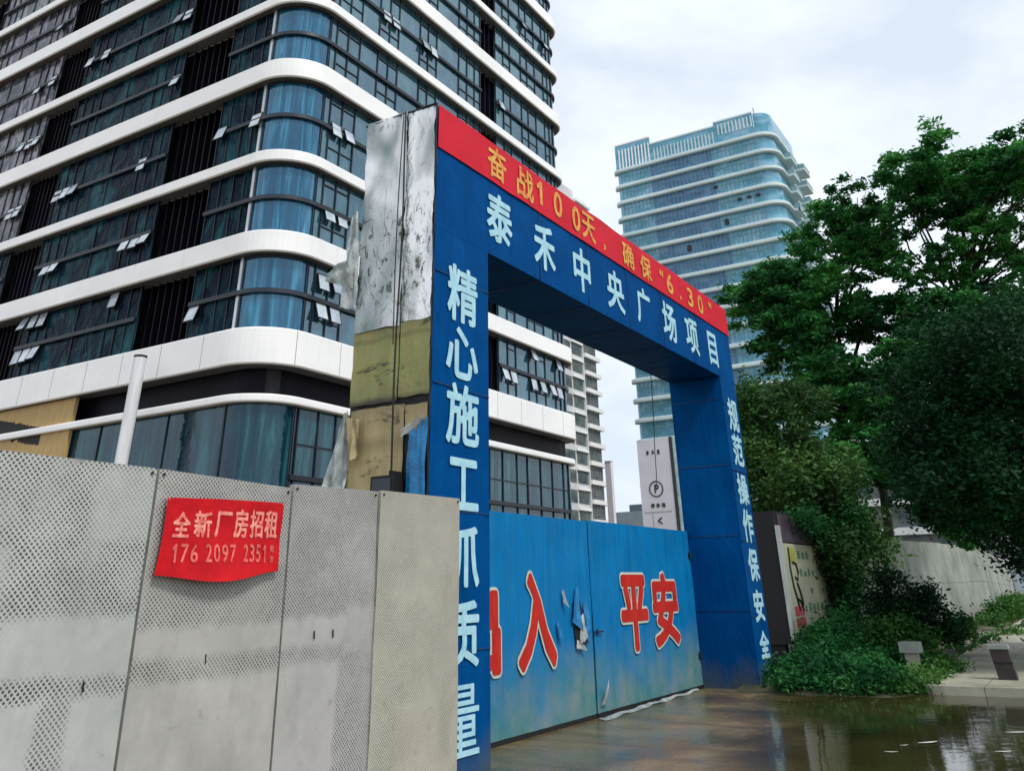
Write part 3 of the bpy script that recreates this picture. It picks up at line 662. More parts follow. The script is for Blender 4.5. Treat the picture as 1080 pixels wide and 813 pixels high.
def arc_pts(cx, cy, r, a0, a1, n): return [(cx+r*math.cos(a0+(a1-a0)*k/n), cy+r*math.sin(a0+(a1-a0)*k/n)) for k in range(n+1)]
def win_arc(cx, cy, r, a0, a1, z0, z1, rail, parent, mat):
    mb = MB(); p = arc_pts(cx, cy, r, a0, a1, 16)
    for z in (z0, z1): mb.v += [(x, y, z) for x, y in p]
    mb.f = [(i, i+1, i+18, i+17) for i in range(16)]
    g_ = mb.build('window', mat, parent, smooth=True); g_['label'] = 'curved corner glass'
    f = MB()
    if rail:
        for (ra, rb, za, zb) in ((r+.005, r+.16, rail-.09, rail+.09), (r+.001, r+.06, z1-.1, z1), (r+.001, r+.06, z0, z0+.08)):
            A, B = arc_pts(cx, cy, ra, a0, a1, 16), arc_pts(cx, cy, rb, a0, a1, 16); n = len(f.v)
            f.v += [(x, y, za) for x, y in A] + [(x, y, za) for x, y in B] + [(x, y, zb) for x, y in B] + [(x, y, zb) for x, y in A]
            for k in range(4):
                for i in range(16): f.f.append((n+17*k+i, n+17*k+i+1, n+17*((k+1) % 4)+i+1, n+17*((k+1) % 4)+i))
    for a in (a0, a1): f.obox((cx+(r+.03)*math.cos(a), cy+(r+.03)*math.sin(a), (z0+z1)/2), (.03*math.cos(a), .03*math.sin(a), 0), (-.05*math.sin(a), .05*math.cos(a), 0), (0, 0, (z1-z0)/2))
    f.build('frame', 'rail', g_); return g_
storeys = [(bands[i][1], bands[i+1][0]) for i in range(len(bands)-1)]
pairsR = [(24.5, 26.15), (27.5, 29.05), (30.9, 32.45), (34.65, 36.95)]
for k, (z0, z1) in enumerate(storeys):
    z0 += .003; z1 -= .015; rail = (z0+z1)/2 + .02
    for y0, y1, mu in Lbays:
        win_L(y0, y1, mu, z0, z1, rail, T, 'pale_reflect' if y0 > 44 and z0 > 18 else 'glassL')  # upper far-left bays carry the painted sky reflection
    for x0, x1, mu in Rbays:
        tr = []
        for a, b in (pairsR if x0 < 30 else [(39.65, 41.2-.7), (41.9, 43.8), (45.0, 45.6)]):
            mm = [m for m in [a] + mu + [b] if a <= m <= b]; mm = sorted(set(mm))
            for p, q in zip(mm, mm[1:]): tr += [(p, q, (z0+rail)/2 - .02), (p, q, z1-.42)]
        win_R(x0, x1, mu, z0, z1, rail, T, 'glassR', tr)
    win_arc(XL+R1, YF+R1, R1, PI, 1.5*PI, z0, z1, rail, T, 'glassC')
    MB().box(XL-.05, XL-.001, 26.22, 26.42, z0, z1).build('silver_mullion', 'strip', T)
    win_arc(XR-R2, YF+R2, R2, 1.5*PI, 2*PI, z0, z1, rail, T, 'glassR')
    MB().box(XR-.05, XR, YF+R2+.02, YB, z0, z1).build('window', 'glassR', T)
    # dark vertical fin recesses
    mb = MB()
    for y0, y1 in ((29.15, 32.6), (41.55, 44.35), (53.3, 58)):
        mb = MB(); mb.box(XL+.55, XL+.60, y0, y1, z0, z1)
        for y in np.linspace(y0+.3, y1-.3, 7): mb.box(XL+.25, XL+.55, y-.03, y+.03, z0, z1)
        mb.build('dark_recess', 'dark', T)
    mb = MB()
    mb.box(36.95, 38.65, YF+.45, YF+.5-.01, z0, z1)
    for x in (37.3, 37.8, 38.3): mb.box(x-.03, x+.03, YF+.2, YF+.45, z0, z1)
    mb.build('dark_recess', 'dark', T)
# podium storey under the deep band
z0, z1 = 0, 7.94
win_L(26.2, 35.6, [29.4, 31.5, 33.6], z0, z1, 5.2, T, 'podium_glass')
win_arc(XL+R1, YF+R1, R1, PI, 1.5*PI, z0, z1, None, T, 'podium_glass')
win_R(24.04, 46.1, [24.3, 25.4, 26.4, 27.4, 29.6, 31.8, 34, 36.2, 37.75, 39.0, 40.4, 41.5, 42.9, 44.2, 45.5], z0, z1, 5.4, T, 'podium_glass', [(24.3, 27.4, 6.6), (37.75, 46, 6.5)])
win_arc(XR-R2, YF+R2, R2, 1.5*PI, 2*PI, z0, z1, None, T, 'podium_glass')
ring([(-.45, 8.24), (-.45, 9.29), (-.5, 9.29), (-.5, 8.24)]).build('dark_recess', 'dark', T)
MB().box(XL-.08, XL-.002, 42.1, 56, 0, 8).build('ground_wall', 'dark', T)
# open sashes
LS = [(41.2, 28.56), (39.76, 28.58), (33.68, 28.57), (32.96, 28.58), (45.45, 32.7), (46.15, 28.41), (44.75, 28.55), (46.15, 24.55), (45.45, 24.55), (44.75, 24.55), (34.40, 20.22), (41.2, 20.22), (40.48, 20.22), (39.76, 20.22), (45.45, 20.22), (44.75, 20.22), (40.48, 16.05), (39.76, 16.05), (34.40, 16.05), (33.68, 16.05), (32.96, 16.05), (34.40, 13.42), (41.2, 13.42), (40.48, 13.42), (39.76, 13.42), (41.2, 11.82), (40.48, 11.82), (39.76, 11.82), (26.6, 20.25), (28.8, 20.23), (28.8, 11.82), (33.68, 32.7), (32.96, 24.5)]
RS = [(27.9, 28.55), (28.68, 28.55), (24.9, 20.29), (25.72, 20.29), (24.9, 16.12), (25.72, 16.12), (24.9, 11.83), (25.72, 11.83), (24.9, 13.05), (25.72, 13.05), (31.27, 28.6), (32.05, 28.6), (39.2, 28.6), (42.3, 36.7), (45.3, 36.6), (39.2, 11.85), (40.07, 11.85), (42.3, 13.44), (42.3, 11.85), (43.3, 11.85), (44.4, 11.85), (45.3, 11.85), (45.3, 13.45), (31.27, 32.8), (35.07, 24.6)]
def sash(cx, cz, face, wd=.64, h=.74, ang=17):
    a = math.radians(ang + random.uniform(-7, 7)); top = cz + h*.5
    mb = MB()
    if face == 'L':
        U_ = Vector((0, wd/2, 0)); D_ = Vector((-math.sin(a), 0, -math.cos(a)))*h/2; n_ = Vector((-math.cos(a), 0, math.sin(a)))
        c = Vector((XL-.07, cx, top)) + D_
    else:
        U_ = Vector((wd/2, 0, 0)); D_ = Vector((0, -math.sin(a), -math.cos(a)))*h/2; n_ = Vector((0, -math.cos(a), math.sin(a)))
        c = Vector((cx, YF-.07, top)) + D_
    mb.obox(c, U_*.9, D_*.9, n_*.012)
    o = mb.build('window_sash', 'sash', T)
    f = MB()
    for s_ in (-1, 1):
        f.obox(c+U_*s_*.95, U_*.05, D_, n_*.02); f.obox(c+D_*s_*.95, U_*.9, D_*.05, n_*.02)
    f.build('frame', 'mull', o)
for y, z in LS: sash(y, z, 'L')
for x, z in RS: sash(x, z, 'R')
# plant room on the roof
mb = MB(); mb.box(27, 43, 29, 52, 57, 60.5); mb.build('roof_plant_room', 'cwall', T)

# plywood screen under the deep band, with a ragged opening
pl = thing('plywood_screen', 'tan plywood screen with a dark ragged opening under the white band at far left', 'screen', (22.15, 39, 0))
mb = MB()
hole_b, hole_t = lambda y: 7.5 + (y-37.5)*.18, lambda y: 8.25 + (y-37.5)*.19
mb.box(22.08, 22.16, 35.6, 37.55, 0, 9.28)
for k in range(16):
    y0 = 37.55 + k*.28; y1 = y0+.28; j = .06*noise.noise((k*.9, 0, 1))
    mb.box(22.08, 22.16, y0, y1, 0, min(9.2, hole_b(y0)+j*2)); 
    if hole_t(y0)+j < 9.2: mb.box(22.08, 22.16, y0, y1, hole_t(y0)+j, 9.28)
mb.build('board', 'ply', pl)
MB().box(22.10, 22.14, 37.5, 42.05, 6.2, 9.2).build('backing', 'black', pl)
MB().box(22.04, 22.2, 35.46, 35.6, 0, 9.28).build('post', 'ply', pl)
# white steel flue in front of the podium
fl = thing('white_column', 'tall white round steel column with a dark open top in front of the dark tower', 'column', (20.9, 29.9, 0))
mb = MB(); mb.tube([(20.9, 29.9, 0), (20.9, 29.9, 9.95)], .24, 20); mb.build('shaft', 'pole', fl, smooth=False)
mb = MB(); mb.tube([(20.9, 29.9, 9.96), (20.9, 29.9, 10.03)], .255, 20); mb.build('cap_ring', 'black', fl)

# ================================================================= far green-glass tower
S = 1.7
K = thing('teal_glass_tower', 'distant teal glass tower with pale curved floor bands and balconies, beyond the red gate strip', 'building', (182, 55, 0))
kx0, kx1, ky0, ky1, kr = 170.8, 193, 36.2, 73.6, 3.2
def outK(d, nseg=8):
    P = []
    for (cx, cy, r, a0) in ((kx0+1.2, ky1-1.2, 1.2, PI/2), (kx0+kr, ky0+kr, kr, PI), (kx1-1.5, ky0+1.5, 1.5, 1.5*PI)):
        for k in range(nseg+1):
            a = a0 + PI/2*k/nseg; P.append((cx+(r+d)*math.cos(a), cy+(r+d)*math.sin(a)))
    P.append((kx1+d, ky1)); return P
zs = [90.0 - 4.13*i for i in range(21)]
for i, zc in enumerate(zs):
    h = .42
    ring([(.75, zc-h), (.9, zc-h+.15), (.9, zc+h-.15), (.75, zc+h), (-.3, zc+h), (-.3, zc-h)], outK).build('floor_band', 'tgreen', K)
    za, zb = zc-4.13+h+.005, zc-h-.01
    g_ = ring([(0, za), (0, zb), (-.1, zb), (-.1, za)], outK).build('window', 'tglass', K)
    dk = MB().box(kx0-.04, kx0-.01, 50.0 if i < 5 else (48.5 if i < 7 else 49.5+((i*7) % 4)), 65.0, za, zb); dk.build('dark_pane', 'tglass2', g_)
    f = MB()
    ys = np.arange(40, 72.5, .95)
    for j, y in enumerate(ys): f.box(kx0-.12, kx0-.045, y-.05, y+.05, za, zb)
    f.box(kx0-.1, kx0-.043, 39.6, 72.4, (za+zb)/2-.05+.5, (za+zb)/2+.05+.5)
    f.build('frame', 'tmull', g_)
for (y, i) in ((48.6, 4), (57.7, 5), (43.0, 3), (41.0, 3), (45.1, 3), (50, 2), (45, 8)):
    zb = zs[i]-1.4; MB().box(kx0-.35, kx0-.14, y-.45, y+.45, zb-1.3 if i > 3 else zb-.5, zb).build('window_sash', 'mull', K)
for i in range(1, 19):        # angular balconies on the narrow side
    zc = zs[i]
    for (xa, xb, out_) in ((177, 182, 2.2), (184.5, 190, 3.2)):
        o = MB().box(xa, xb, ky0-out_, ky0-.92, zc-.35, zc+.1).build('balcony', 'tgreen', K)
        MB().box(xa+.05, xb-.05, ky0-out_, ky0-out_+.08, zc+.105, zc+1.25).box(xa+.05, xa+.12, ky0-out_+.1, ky0-.95, zc+.105, zc+1.25).box(xb-.12, xb-.05, ky0-out_+.1, ky0-.95, zc+.105, zc+1.25).build('balustrade', 'tmull', o)
MB().box(kx0+.5, kx1-.3, ky0+1.5, ky1-.5, 0, 91).build('wall', 'distant', K)
# crown screen with fins
def outS(d): return [p for p in outK(d-.2)]
def crown(z_top, a, b):
    g_ = MB().box(kx0-.02, kx0+.1, a, b, 90.56, z_top).build('crown_screen', 'tglass', K)
    f = MB()
    for y in np.arange(a+.4, b-.2, .85): f.box(kx0-.20, kx0-.03, y-.13, y+.13, 90.6 if a > 48 else 92.5, z_top-(1.6 if a > 48 else 1.0))
    f.box(kx0-.15, kx0-.03, a, b, z_top-.35, z_top+.05)
    f.build('fin', 'white' if a > 50 else 'tgreen', g_)
crown(97.3, 64.4, 73.5); crown(95.3, 48.6, 64.39); crown(96.2, 39.5, 48.59)
mb = MB()
P0 = outK(0)[9:27]
for (x, y), (x2, y2) in zip(P0, P0[1:]): mb.quad((x, y, 90.56), (x2, y2, 90.56), (x2, y2, 95.6), (x, y, 95.6))
mb.build('crown_screen', 'tglass', K, smooth=False)
MB().box(171, 192, 66, 73.4, 90.6, 95).box(171.3, 192, 40, 65.9, 90.6, 93.5).build('roof_plant_room', 'distant', K)
MB().tube([(172.6, 39.4, 95), (172.6, 39.4, 98)], .12, 6).build('mast', 'tmull', K)

# ================================================================= apartment block behind the dark tower
A = thing('apartment_block', 'slim grey and white apartment block with stacked floor slabs right of the dark tower', 'building', (148, 85, 0))
MB().box(138, 156.2, 75.6, 96, 0, 76).build('wall', 'cwall', A)
zt = 76.2; st = 3.37
for i in range(21):
    z = zt - st*i
    s_ = MB().box(151.0, 157.6, 74.9, 82, z-.38, z+.38).box(146, 150.6, 75.2, 76, z-1.7, z-1.2).build('floor_slab', 'white', A)
    w = MB().box(151.6, 156.6, 75.52, 75.59, z-st+.36, z-.36).build('window', 'cwin', A)
    f = MB()
    for x in (151.65, 153.2, 154.4, 155.5, 156.5): f.box(x-.06, x+.06, 75.44, 75.518, z-st+.36, z-.36)
    f.box(151.7, 156.4, 75.45, 75.517, z-st+1.2, z-st+1.3); f.build('frame', 'seam', w)
    w = MB().box(146.4, 150.4, 75.50, 75.58, z-st-.5, z-1.75).build('window', 'cwin', A)
    w = MB().box(141.5, 145.7, 75.50, 75.58, z-st-.5, z-1.75).build('window', 'cwin', A)
MB().box(149, 153.5, 77, 82, 76.01, 79.5).build('roof_plant_room', 'cwall', A)
MB().box(150.62, 150.95, 75.3, 75.6, 0, 76.2).build('pier', 'cwall', A)

# pale pylon, low buildings
py = thing('pale_pylon', 'plain pale grey slab-like pylon standing between the apartment block and the sky', 'pylon', (63.3, 29.95, 0))
MB().box(63.1, 63.5, 29.72, 30.2, 0, 10.2).build('shaft', 'signw', py); MB().box(63.05, 63.55, 29.68, 30.24, 10.201, 10.26).build('cap', 'cwall', py)
lb = thing('low_grey_building', 'low hazy grey building on the horizon beside the parking sign', 'building', (235, 103, 0))
MB().box(228, 250, 96, 108, 0, 19.5).build('wall', 'distant', lb); MB().box(231, 243, 92, 104, 19.51, 21.4).build('roof', 'hill', lb)
MB().box(227.9, 227.98, 97, 107, 14.0, 15.4).box(227.9, 227.98, 97, 107, 10.5, 11.8).build('window', 'tglass2', lb)
pb = thing('low_banded_building', 'low white building with horizontal bands glimpsed behind the tree trunks', 'building', (160, 26, 0))
MB().box(151, 170, 10, 31, 0, 17.5).build('wall', 'distant', pb)
for z in (4, 8.2, 12.4, 16.2):
    MB().box(150, 150.98, 9.5, 31.5, z-.5, z+.5).build('floor_band', 'cwall', pb)
    MB().box(150.85, 150.98, 10, 31, z-3.4, z-.7).build('window', 'cwin', pb)

# ================================================================= parking sign
ps = thing('parking_sign', 'tall pale grey parking totem with a circled P rising above the blue doors', 'sign', (30.2, 12.3, 0))
MB().box(30.0, 30.35, 11.78, 13.02, 0, 6.27).build('panel', 'signw', ps)
MB().box(29.985, 30.36, 11.68, 11.775, 0, 6.33).build('edge_strip', 'ink', ps)
MB().box(30.05, 30.3, 11.42, 11.675, 0, 6.30).build('side_panel', 'signglass', ps)
MB().box(29.99, 29.998, 11.9, 12.95, 3.88, 3.892).box(29.99, 29.998, 12.62, 12.632, 1, 3.88).build('panel_seam', 'seam', ps)
fp = lambda u, z, d: (29.988-d, 12.4-u, z)
mb = MB()
A_, B_ = [], []
for k in range(40):
    a = 2*PI*k/40
    A_.append((29.985, 12.42+.27*math.cos(a), 4.63+.27*math.sin(a))); B_.append((29.985, 12.42+.225*math.cos(a), 4.63+.225*math.sin(a)))
mb.v = A_+B_; mb.f = [(k, (k+1) % 40, 40+(k+1) % 40, 40+k) for k in range(40)]
mb.build('ring', 'ink', ps)
letters('character', 'ink', ps, [('P', 0, .17, 4.49, 4.78), ('泰', -.23, .11, 5.78, 5.93), ('禾', -.02, .11, 5.78, 5.93), ('里', .19, .11, 5.78, 5.93), ('停', -.20, .15, 4.02, 4.17), ('车', .0, .15, 4.02, 4.17), ('场', .20, .15, 4.02, 4.17), ('<', .02, .17, 3.48, 3.72)], fp, .008)
# thin cable hanging from the beam across the sign
cab = MB(); cab.tube([(15.78, 6.43, 5.27), (15.73, 6.43, 4.6), (15.64, 6.43, 3.9), (15.60, 6.43, 3.4), (15.53, 6.43, 3.17)], .008, 5)
tag(cab.build('hanging_cable', 'black', None, (16, 6.45, 5.27)), 'thin black cable dangling under the gate beam before the parking sign', 'cable')

# ================================================================= billboard
bb = thing('roadside_billboard', 'weathered framed advertising board with a pale poster half hidden by vines right of the gate', 'billboard', (22.7, 6.0, 0))
MB().box(20.72, 25.4, 5.83, 6.75, .45, 3.05).build('cabinet', 'black', bb)
MB().box(20.70, 20.90, 5.76, 5.829, .52, 2.75).box(20.9, 25.4, 5.78, 5.829, .52, .60).build('frame', 'frame', bb)
MB().box(20.92, 25.3, 5.80, 5.828, 2.43, 3.0).build('header', 'purple', bb)
MB().box(20.92, 25.3, 5.795, 5.828, .65, 2.40).build('poster', 'poster', bb)
for x_ in (20.8, 25): MB().box(x_, x_+.2, 6.0, 6.5, 0, .45).build('leg', 'black', bb)
yp = 5.788
mb = MB()
fig = [(21.45, 2.28), (21.62, 2.36), (21.85, 2.30), (21.92, 2.1), (21.75, 2.02), (21.5, 2.0), (21.38, 2.1)]
n = len(mb.v); mb.v += [(x, yp, z) for x, z in fig]; mb.f.append(tuple(range(n, n+len(fig)))[::-1]); mb.build('printed_figure', 'pyellow', bb)
mb = MB()
for pts_ in ([(21.36, 2.32), (21.3, 1.9), (21.36, 1.55), (21.5, 1.3), (21.6, 1.05)], [(21.55, 2.02), (21.8, 2.0), (21.9, 1.8), (21.78, 1.66), (21.6, 1.72)], [(21.7, 1.6), (21.85, 1.4), (21.95, 1.15)], [(21.5, 1.3), (21.75, 1.25), (21.9, 1.05)]):
    mb.tube([(x, yp-.002, z) for x, z in pts_], .026, 4)
mb.build('printed_figure', 'ink', bb)
mb = MB().box(21.22, 21.95, yp-.003, yp, .74, .92).box(21.22, 21.95, yp-.003, yp, .96, 1.14); mb.build('printed_panel', 'pred', bb)
mb = MB()
for r_ in range(4):
    for c_ in range(7):
        if random.random() < .8: MB().box(22.1+c_*.36, 22.1+c_*.36+random.uniform(.14, .26), yp-.002, yp, 2.1-r_*.36, 2.1-r_*.36+random.uniform(.08, .18)).build('printed_mark', 'pgreen', bb)

# ================================================================= concrete wall
cw = thing('precast_wall', 'long stained precast concrete site wall running away behind the shrubs on the right', 'wall', (45, 5, 0))
wp = [(24.0, 8.35, 3.0), (26.5, 7.95, 3.0), (29.0, 7.55, 3.0), (31.4, 7.15, 3.0), (33.8, 6.75, 3.0), (36.2, 6.42, 3.0), (38.6, 6.06, 3.0), (41.0, 5.7, 3.0), (43.4, 5.33, 3.0), (46, 4.92, 3.0), (49.3, 4.40, 3.0), (53, 4.46, 2.86), (57, 4.55, 2.72), (61, 4.65, 2.6), (66, 4.75, 2.45), (71, 4.85, 2.3)]
for (xa, ya, za), (xb, yb, zb) in zip(wp, wp[1:]):
    c = Vector(((xa+xb)/2, (ya+yb)/2, 0)); d = Vector((xb-xa, yb-ya, 0)); L = d.length; d.normalize(); nrm = Vector((-d.y, d.x, 0))
    j = random.uniform(-.03, .03)
    o = MB(); zh = (za+zb)/2+j
    o.obox(c+Vector((0, 0, zh*.25)), d*(L/2-.015), nrm*.05, (0, 0, zh*.25-.006)); o.obox(c+Vector((0, 0, zh*.75)), d*(L/2-.015), nrm*.05, (0, 0, zh*.25-.006))
    o.build('wall_panel', 'wall', cw)
    o = MB(); o.obox(Vector((xa, ya, zh/2)), d*.035, nrm*.056, (0, 0, zh/2)); o.build('wall_post', 'wall', cw)

# ================================================================= bollards, stubs, litter
b1 = thing('capped_post', 'short concrete post with a pale grey cap standing in the ground cover by the kerb', 'post', (19.4, 3.27, 0))
MB().box(19.28, 19.52, 3.16, 3.38, 0, .42).build('shaft', 'concrete', b1); 
mb = MB(); mb.obox((19.4, 3.27, .505), (.17, 0, 0), (0, .18, 0), (0, 0, .083)); mb.build('cap', 'cap', b1)
b2 = thing('brown_bollard', 'squat leaning brown bollard on the pale pavement at the right edge', 'bollard', (18.35, 1.62, .12))
mb = MB(); mb.obox((18.33, 1.68, .34), (.13, 0, 0), (0, .14, 0), (-.01, .02, .22)); mb.build('shaft', 'bollard', b2)
mb = MB(); mb.obox((18.32, 1.705, .59), (.145, 0, 0), (0, .155, 0), (-.002, .004, .03)); mb.build('cap', 'cap', b2)
mb = MB(); mb.obox((18.33, 1.68, .36), (.133, 0, 0), (0, .143, 0), (-.001, .003, .015)); mb.build('stripe', 'black', b2)
for (x, y, s_, lab) in ((11.27, 2.30, .07, 'curled pale leaf floating on the puddle, nearest the camera among the bright ones'), (11.75, 2.25, .05, 'tiny pale leaf on the puddle beside the long pale sliver'), (12.05, 2.05, .13, 'long pale sliver of leaf afloat on the puddle below the ground cover'), (13.2, 1.25, .13, 'pale leaf sliver on the puddle under the brown bollard'), (11.75, 1.28, .09, 'pale leaf on the dark reflection near the right edge of the puddle'), (12.2, 1.0, .11, 'bright leaf at the extreme right of the puddle')):
    a = random.uniform(-.3, .3) - 1.0
    ca, sa = math.cos(a), math.sin(a)
    mb = MB().grid(lambda u, v: (x + s_*(u-.5)*2*ca - (v-.5)*s_*.5*math.sin(PI*min(max(u, .06), .94))*sa, y + s_*(u-.5)*2*sa + (v-.5)*s_*.5*math.sin(PI*min(max(u, .06), .94))*ca, .012+.012*(u-.5)**2+.01*(v-.5)**2), 6, 3)
    tag(mb.build('fallen_leaf', 'dwhite', None, (x, y, 0)), lab, 'leaf', 'leaves floating on the puddle')

# ================================================================= vegetation
def leaf_mesh(name, mat, parent, clumps, n, size, flat=.55, sub=26, spread=.30, loc=(0, 0, 0), droop=0):
    """clumps: (x, y, z, rx, ry, rz). Leaves sit on twigs: sub-clumps scattered in every clump."""
    tot = sum(c[3]*c[4]*c[5] for c in clumps)**1.0; V = []
    for c in clumps:
        k = int(n * c[3]*c[4]*c[5]/tot)
        ns = max(5, int(sub))
        d = rng.normal(size=(ns, 3)); d /= np.linalg.norm(d, axis=1)[:, None]
        r = rng.uniform(.25, 1.08, ns)**.6
        sc_ = np.array(c[:3]) + d*r[:, None]*np.array(c[3:6])
        w = rng.uniform(.3, 1, ns); idx = rng.choice(ns, k, p=w/w.sum())
        p = sc_[idx] + rng.normal(size=(k, 3))*np.array([spread, spread, spread*flat])*np.mean(c[3:6])
        V.append(p)
    P = np.concatenate(V); k = len(P)
    t = rng.uniform(0, 2*PI, k); nrm = np.stack([rng.normal(size=k)*.7, rng.normal(size=k)*.7, rng.uniform(.2, 1.2, k)], 1); nrm /= np.linalg.norm(nrm, axis=1)[:, None]
    a = np.stack([np.cos(t), np.sin(t), np.zeros(k)-droop], 1); a -= nrm*np.sum(a*nrm, 1)[:, None]; a /= np.linalg.norm(a, axis=1)[:, None]
    b = np.cross(nrm, a); s = size*rng.uniform(.6, 1.35, k)[:, None]
    q = np.stack([P - a*s, P + b*s*.42 + nrm*s*.12, P + a*s, P - b*s*.42 + nrm*s*.12], 1).reshape(-1, 3)
    o_ = np.array(org(parent)) if parent else np.array(loc)
    q = q - o_
    me = bpy.data.meshes.new(name); me.vertices.add(4*k); me.vertices.foreach_set('co', q.ravel().astype(np.float32))
    me.loops.add(4*k); me.loops.foreach_set('vertex_index', np.arange(4*k, dtype=np.int32))
    me.polygons.add(k); me.polygons.foreach_set('loop_start', np.arange(0, 4*k, 4, dtype=np.int32)); me.polygons.foreach_set('loop_total', np.full(k, 4, dtype=np.int32))
    me.update(calc_edges=True); me.validate(); me.materials.append(M[mat])
    o = bpy.data.objects.new(name, me); COL.objects.link(o)
    if parent: o.parent = parent
    else: o.location = loc
    return o
def clumps_of(pts, r, deep=0, back=2.5):
    out_ = []
    for (x, y, z) in pts:
        rr = r*random.uniform(.55, 1.3); out_.append((x+random.uniform(-.6, .6)*r, y, z, rr*1.15, rr*1.1, rr*.75))
        if deep:
            out_.append((x+back+random.uniform(-.5, 1), y*(1+back/max(x, 1))+random.uniform(-.6, .6), 1.6+(z-1.6)*(1+back/max(x, 1))-.3*r, rr*1.1, rr*1.1, rr*.8))
    return out_
def tree(name, label, base, clumps, n, size, leaf, trunk_r, fork, group=None, sub=26, spread=.30, flat=.55):
    t = thing(name, label, 'tree', base, group)
    mb = MB(); bx, by, bz = base; fx, fy, fz = fork
    mb.tube([(bx, by, bz-.1), (bx+(fx-bx)*.3, by+(fy-by)*.25, bz+(fz-bz)*.35), (bx+(fx-bx)*.6+.1, by+(fy-by)*.65, bz+(fz-bz)*.7), (fx, fy, fz)], [trunk_r*1.25, trunk_r, trunk_r*.85, trunk_r*.7], 10)
    tr = mb.build('trunk', 'bark', t, smooth=True)
    mb = MB(); limbs = []
    for c in clumps[::max(1, len(clumps)//6)]:      # a few main limbs, the boughs fork off them
        s_ = Vector(fork).lerp(Vector(base), random.uniform(0, .2)); e = s_.lerp(Vector(c[:3]), random.uniform(.5, .7)); L = (e-s_).length
        k_ = s_.lerp(e, .5) + Vector((random.uniform(-.2, .2)*L*.4, random.uniform(-.2, .2)*L*.4, .10*L))
        mb.tube([s_, k_, e], [trunk_r*.62, trunk_r*.45, trunk_r*.32], 7); limbs.append(e)
    for c in clumps:
        e = Vector(c[:3]); s_ = min(limbs, key=lambda q: (q-e).length); L = (e-s_).length; m_ = s_.lerp(e, .5) + Vector((random.uniform(-.15, .15)*L, random.uniform(-.15, .15)*L, .10*L))
        r0 = min(trunk_r*.3, .02*L+.02)
        mb.tube([s_, m_, e], [r0, r0*.6, r0*.25], 6)
        for q in range(3):
            e2 = e + Vector((random.uniform(-.6, .6)*c[3], random.uniform(-.6, .6)*c[4], random.uniform(-.5, .4)*c[5])); mb.tube([m_.lerp(e, .6), m_.lerp(e2, .7)+Vector((0, 0, .1)), e2], [r0*.35, r0*.25, r0*.1], 5)
    mb.build('branch', 'bark', t, smooth=True)
    leaf_mesh('crown', leaf, t, clumps, n, size, flat, sub, spread)
    return t
A1 = [[33.4, 6.36, 4.95], [33.69, 4.55, 4.84], [33.3, 6.86, 5.62], [34.52, 5.75, 14.6], [34.73, 4.31, 15.4], [34.24, 7.24, 12.5], [33.95, 8.3, 12.2], [34.1, 7.7, 11.0], [34.5, 5.9, 12.12], [34.72, 4.4, 13.47], [34.01, 8.1, 10.28], [34.28, 7.05, 9.59], [34.67, 4.76, 10.8], [34.5, 5.91, 8.39], [34.15, 7.5, 8.01], [34.63, 5.07, 7.61], [34.42, 6.33, 6.19], [34.84, 3.39, 13.9]]
A2 = [[34, 1.3, 10.1], [34, 0, 9.9], [34, 2.4, 9.9], [33.82, 3.52, 4.4], [33.88, 2.81, 4.0], [33.58, 5.32, 5.52], [33.97, 1.5, 16.1], [34, .2, 15.2], [34, -1.2, 15.4], [34, -2.6, 15.0], [33.91, 2.43, 14.9], [33.98, 1.07, 14.4], [33.96, 1.59, 12.44], [33.87, 3.0, 11.95], [34.0, -0.08, 13.2], [33.98, -1.13, 14.5], [33.99, -0.97, 12.08], [33.99, 0.82, 11.01], [33.78, 3.84, 8.84], [33.94, 2.1, 8.29], [34.0, 0.52, 9.24], [33.97, -1.31, 10.61], [33.93, -2.23, 13.97], [33.74, 4.21, 6.39], [33.88, 2.88, 6.91], [34, -3.5, 11.5], [34, -4.6, 13.2]]
B = [[19.98, 0.97, 4.83], [20.0, 0.28, 5.51], [19.96, 1.33, 5.16], [19.92, 1.78, 4.36], [19.97, 1.07, 3.75], [19.93, 1.5, 3.5], [19.97, .8, 3.45], [19.89, 2.09, 4.57], [20.0, 0.3, 3.86], [20.0, -0.26, 5.06], [19.97, 0.1, 3.2], [19.9, 1.9, 3.7], [20, -.6, 3.6], [20, -1.5, 4.4], [20.3, 1.2, 6.0], [20.6, 2.5, 5.6], [21, 2.9, 4.4], [20.8, 2.6, 3.3], [20.4, .2, 6.6], [20.89, 1.75, 3.5], [20.93, 1.3, 3.35], [20.96, .7, 3.1], [21, 0, 2.75], [22.5, -.3, 2.2], [23, .3, 2.6], [21, -1, 2.8], [25, .2, 2.3], [25, .3, 3.3], [24, .9, 3.6], [26, -.3, 2.0]]
C_ = [[24.56, 6.85, 6.11], [24.47, 7.17, 4.74], [24.73, 6.23, 5.3], [24.8, 5.95, 4.06], [24.58, 6.79, 3.28], [24.97, 5.7, 4.38], [24.77, 6.07, 2.68], [24.8, 5.93, 6.3], [24.97, 5.75, 3.21]]
tree('broadleaf_tree', 'green broadleaf tree reaching left in front of the teal tower, trunk behind the concrete wall', (38.5, 7.6, 0), clumps_of(A1, 1.3, 1, 2.5), 74000, .12, 'leafA', .20, (38.2, 7.4, 7.6), 'tall trees behind the wall', sub=28, spread=.135, flat=.38)
tree('broadleaf_tree', 'tallest broadleaf tree with a pointed top against the sky, second trunk behind the concrete wall', (39.5, 6.75, 0), clumps_of(A2, 1.4, 1, 2.5), 106000, .12, 'leafA', .20, (39.0, 6.2, 7.8), 'tall trees behind the wall', sub=28, spread=.135, flat=.38)
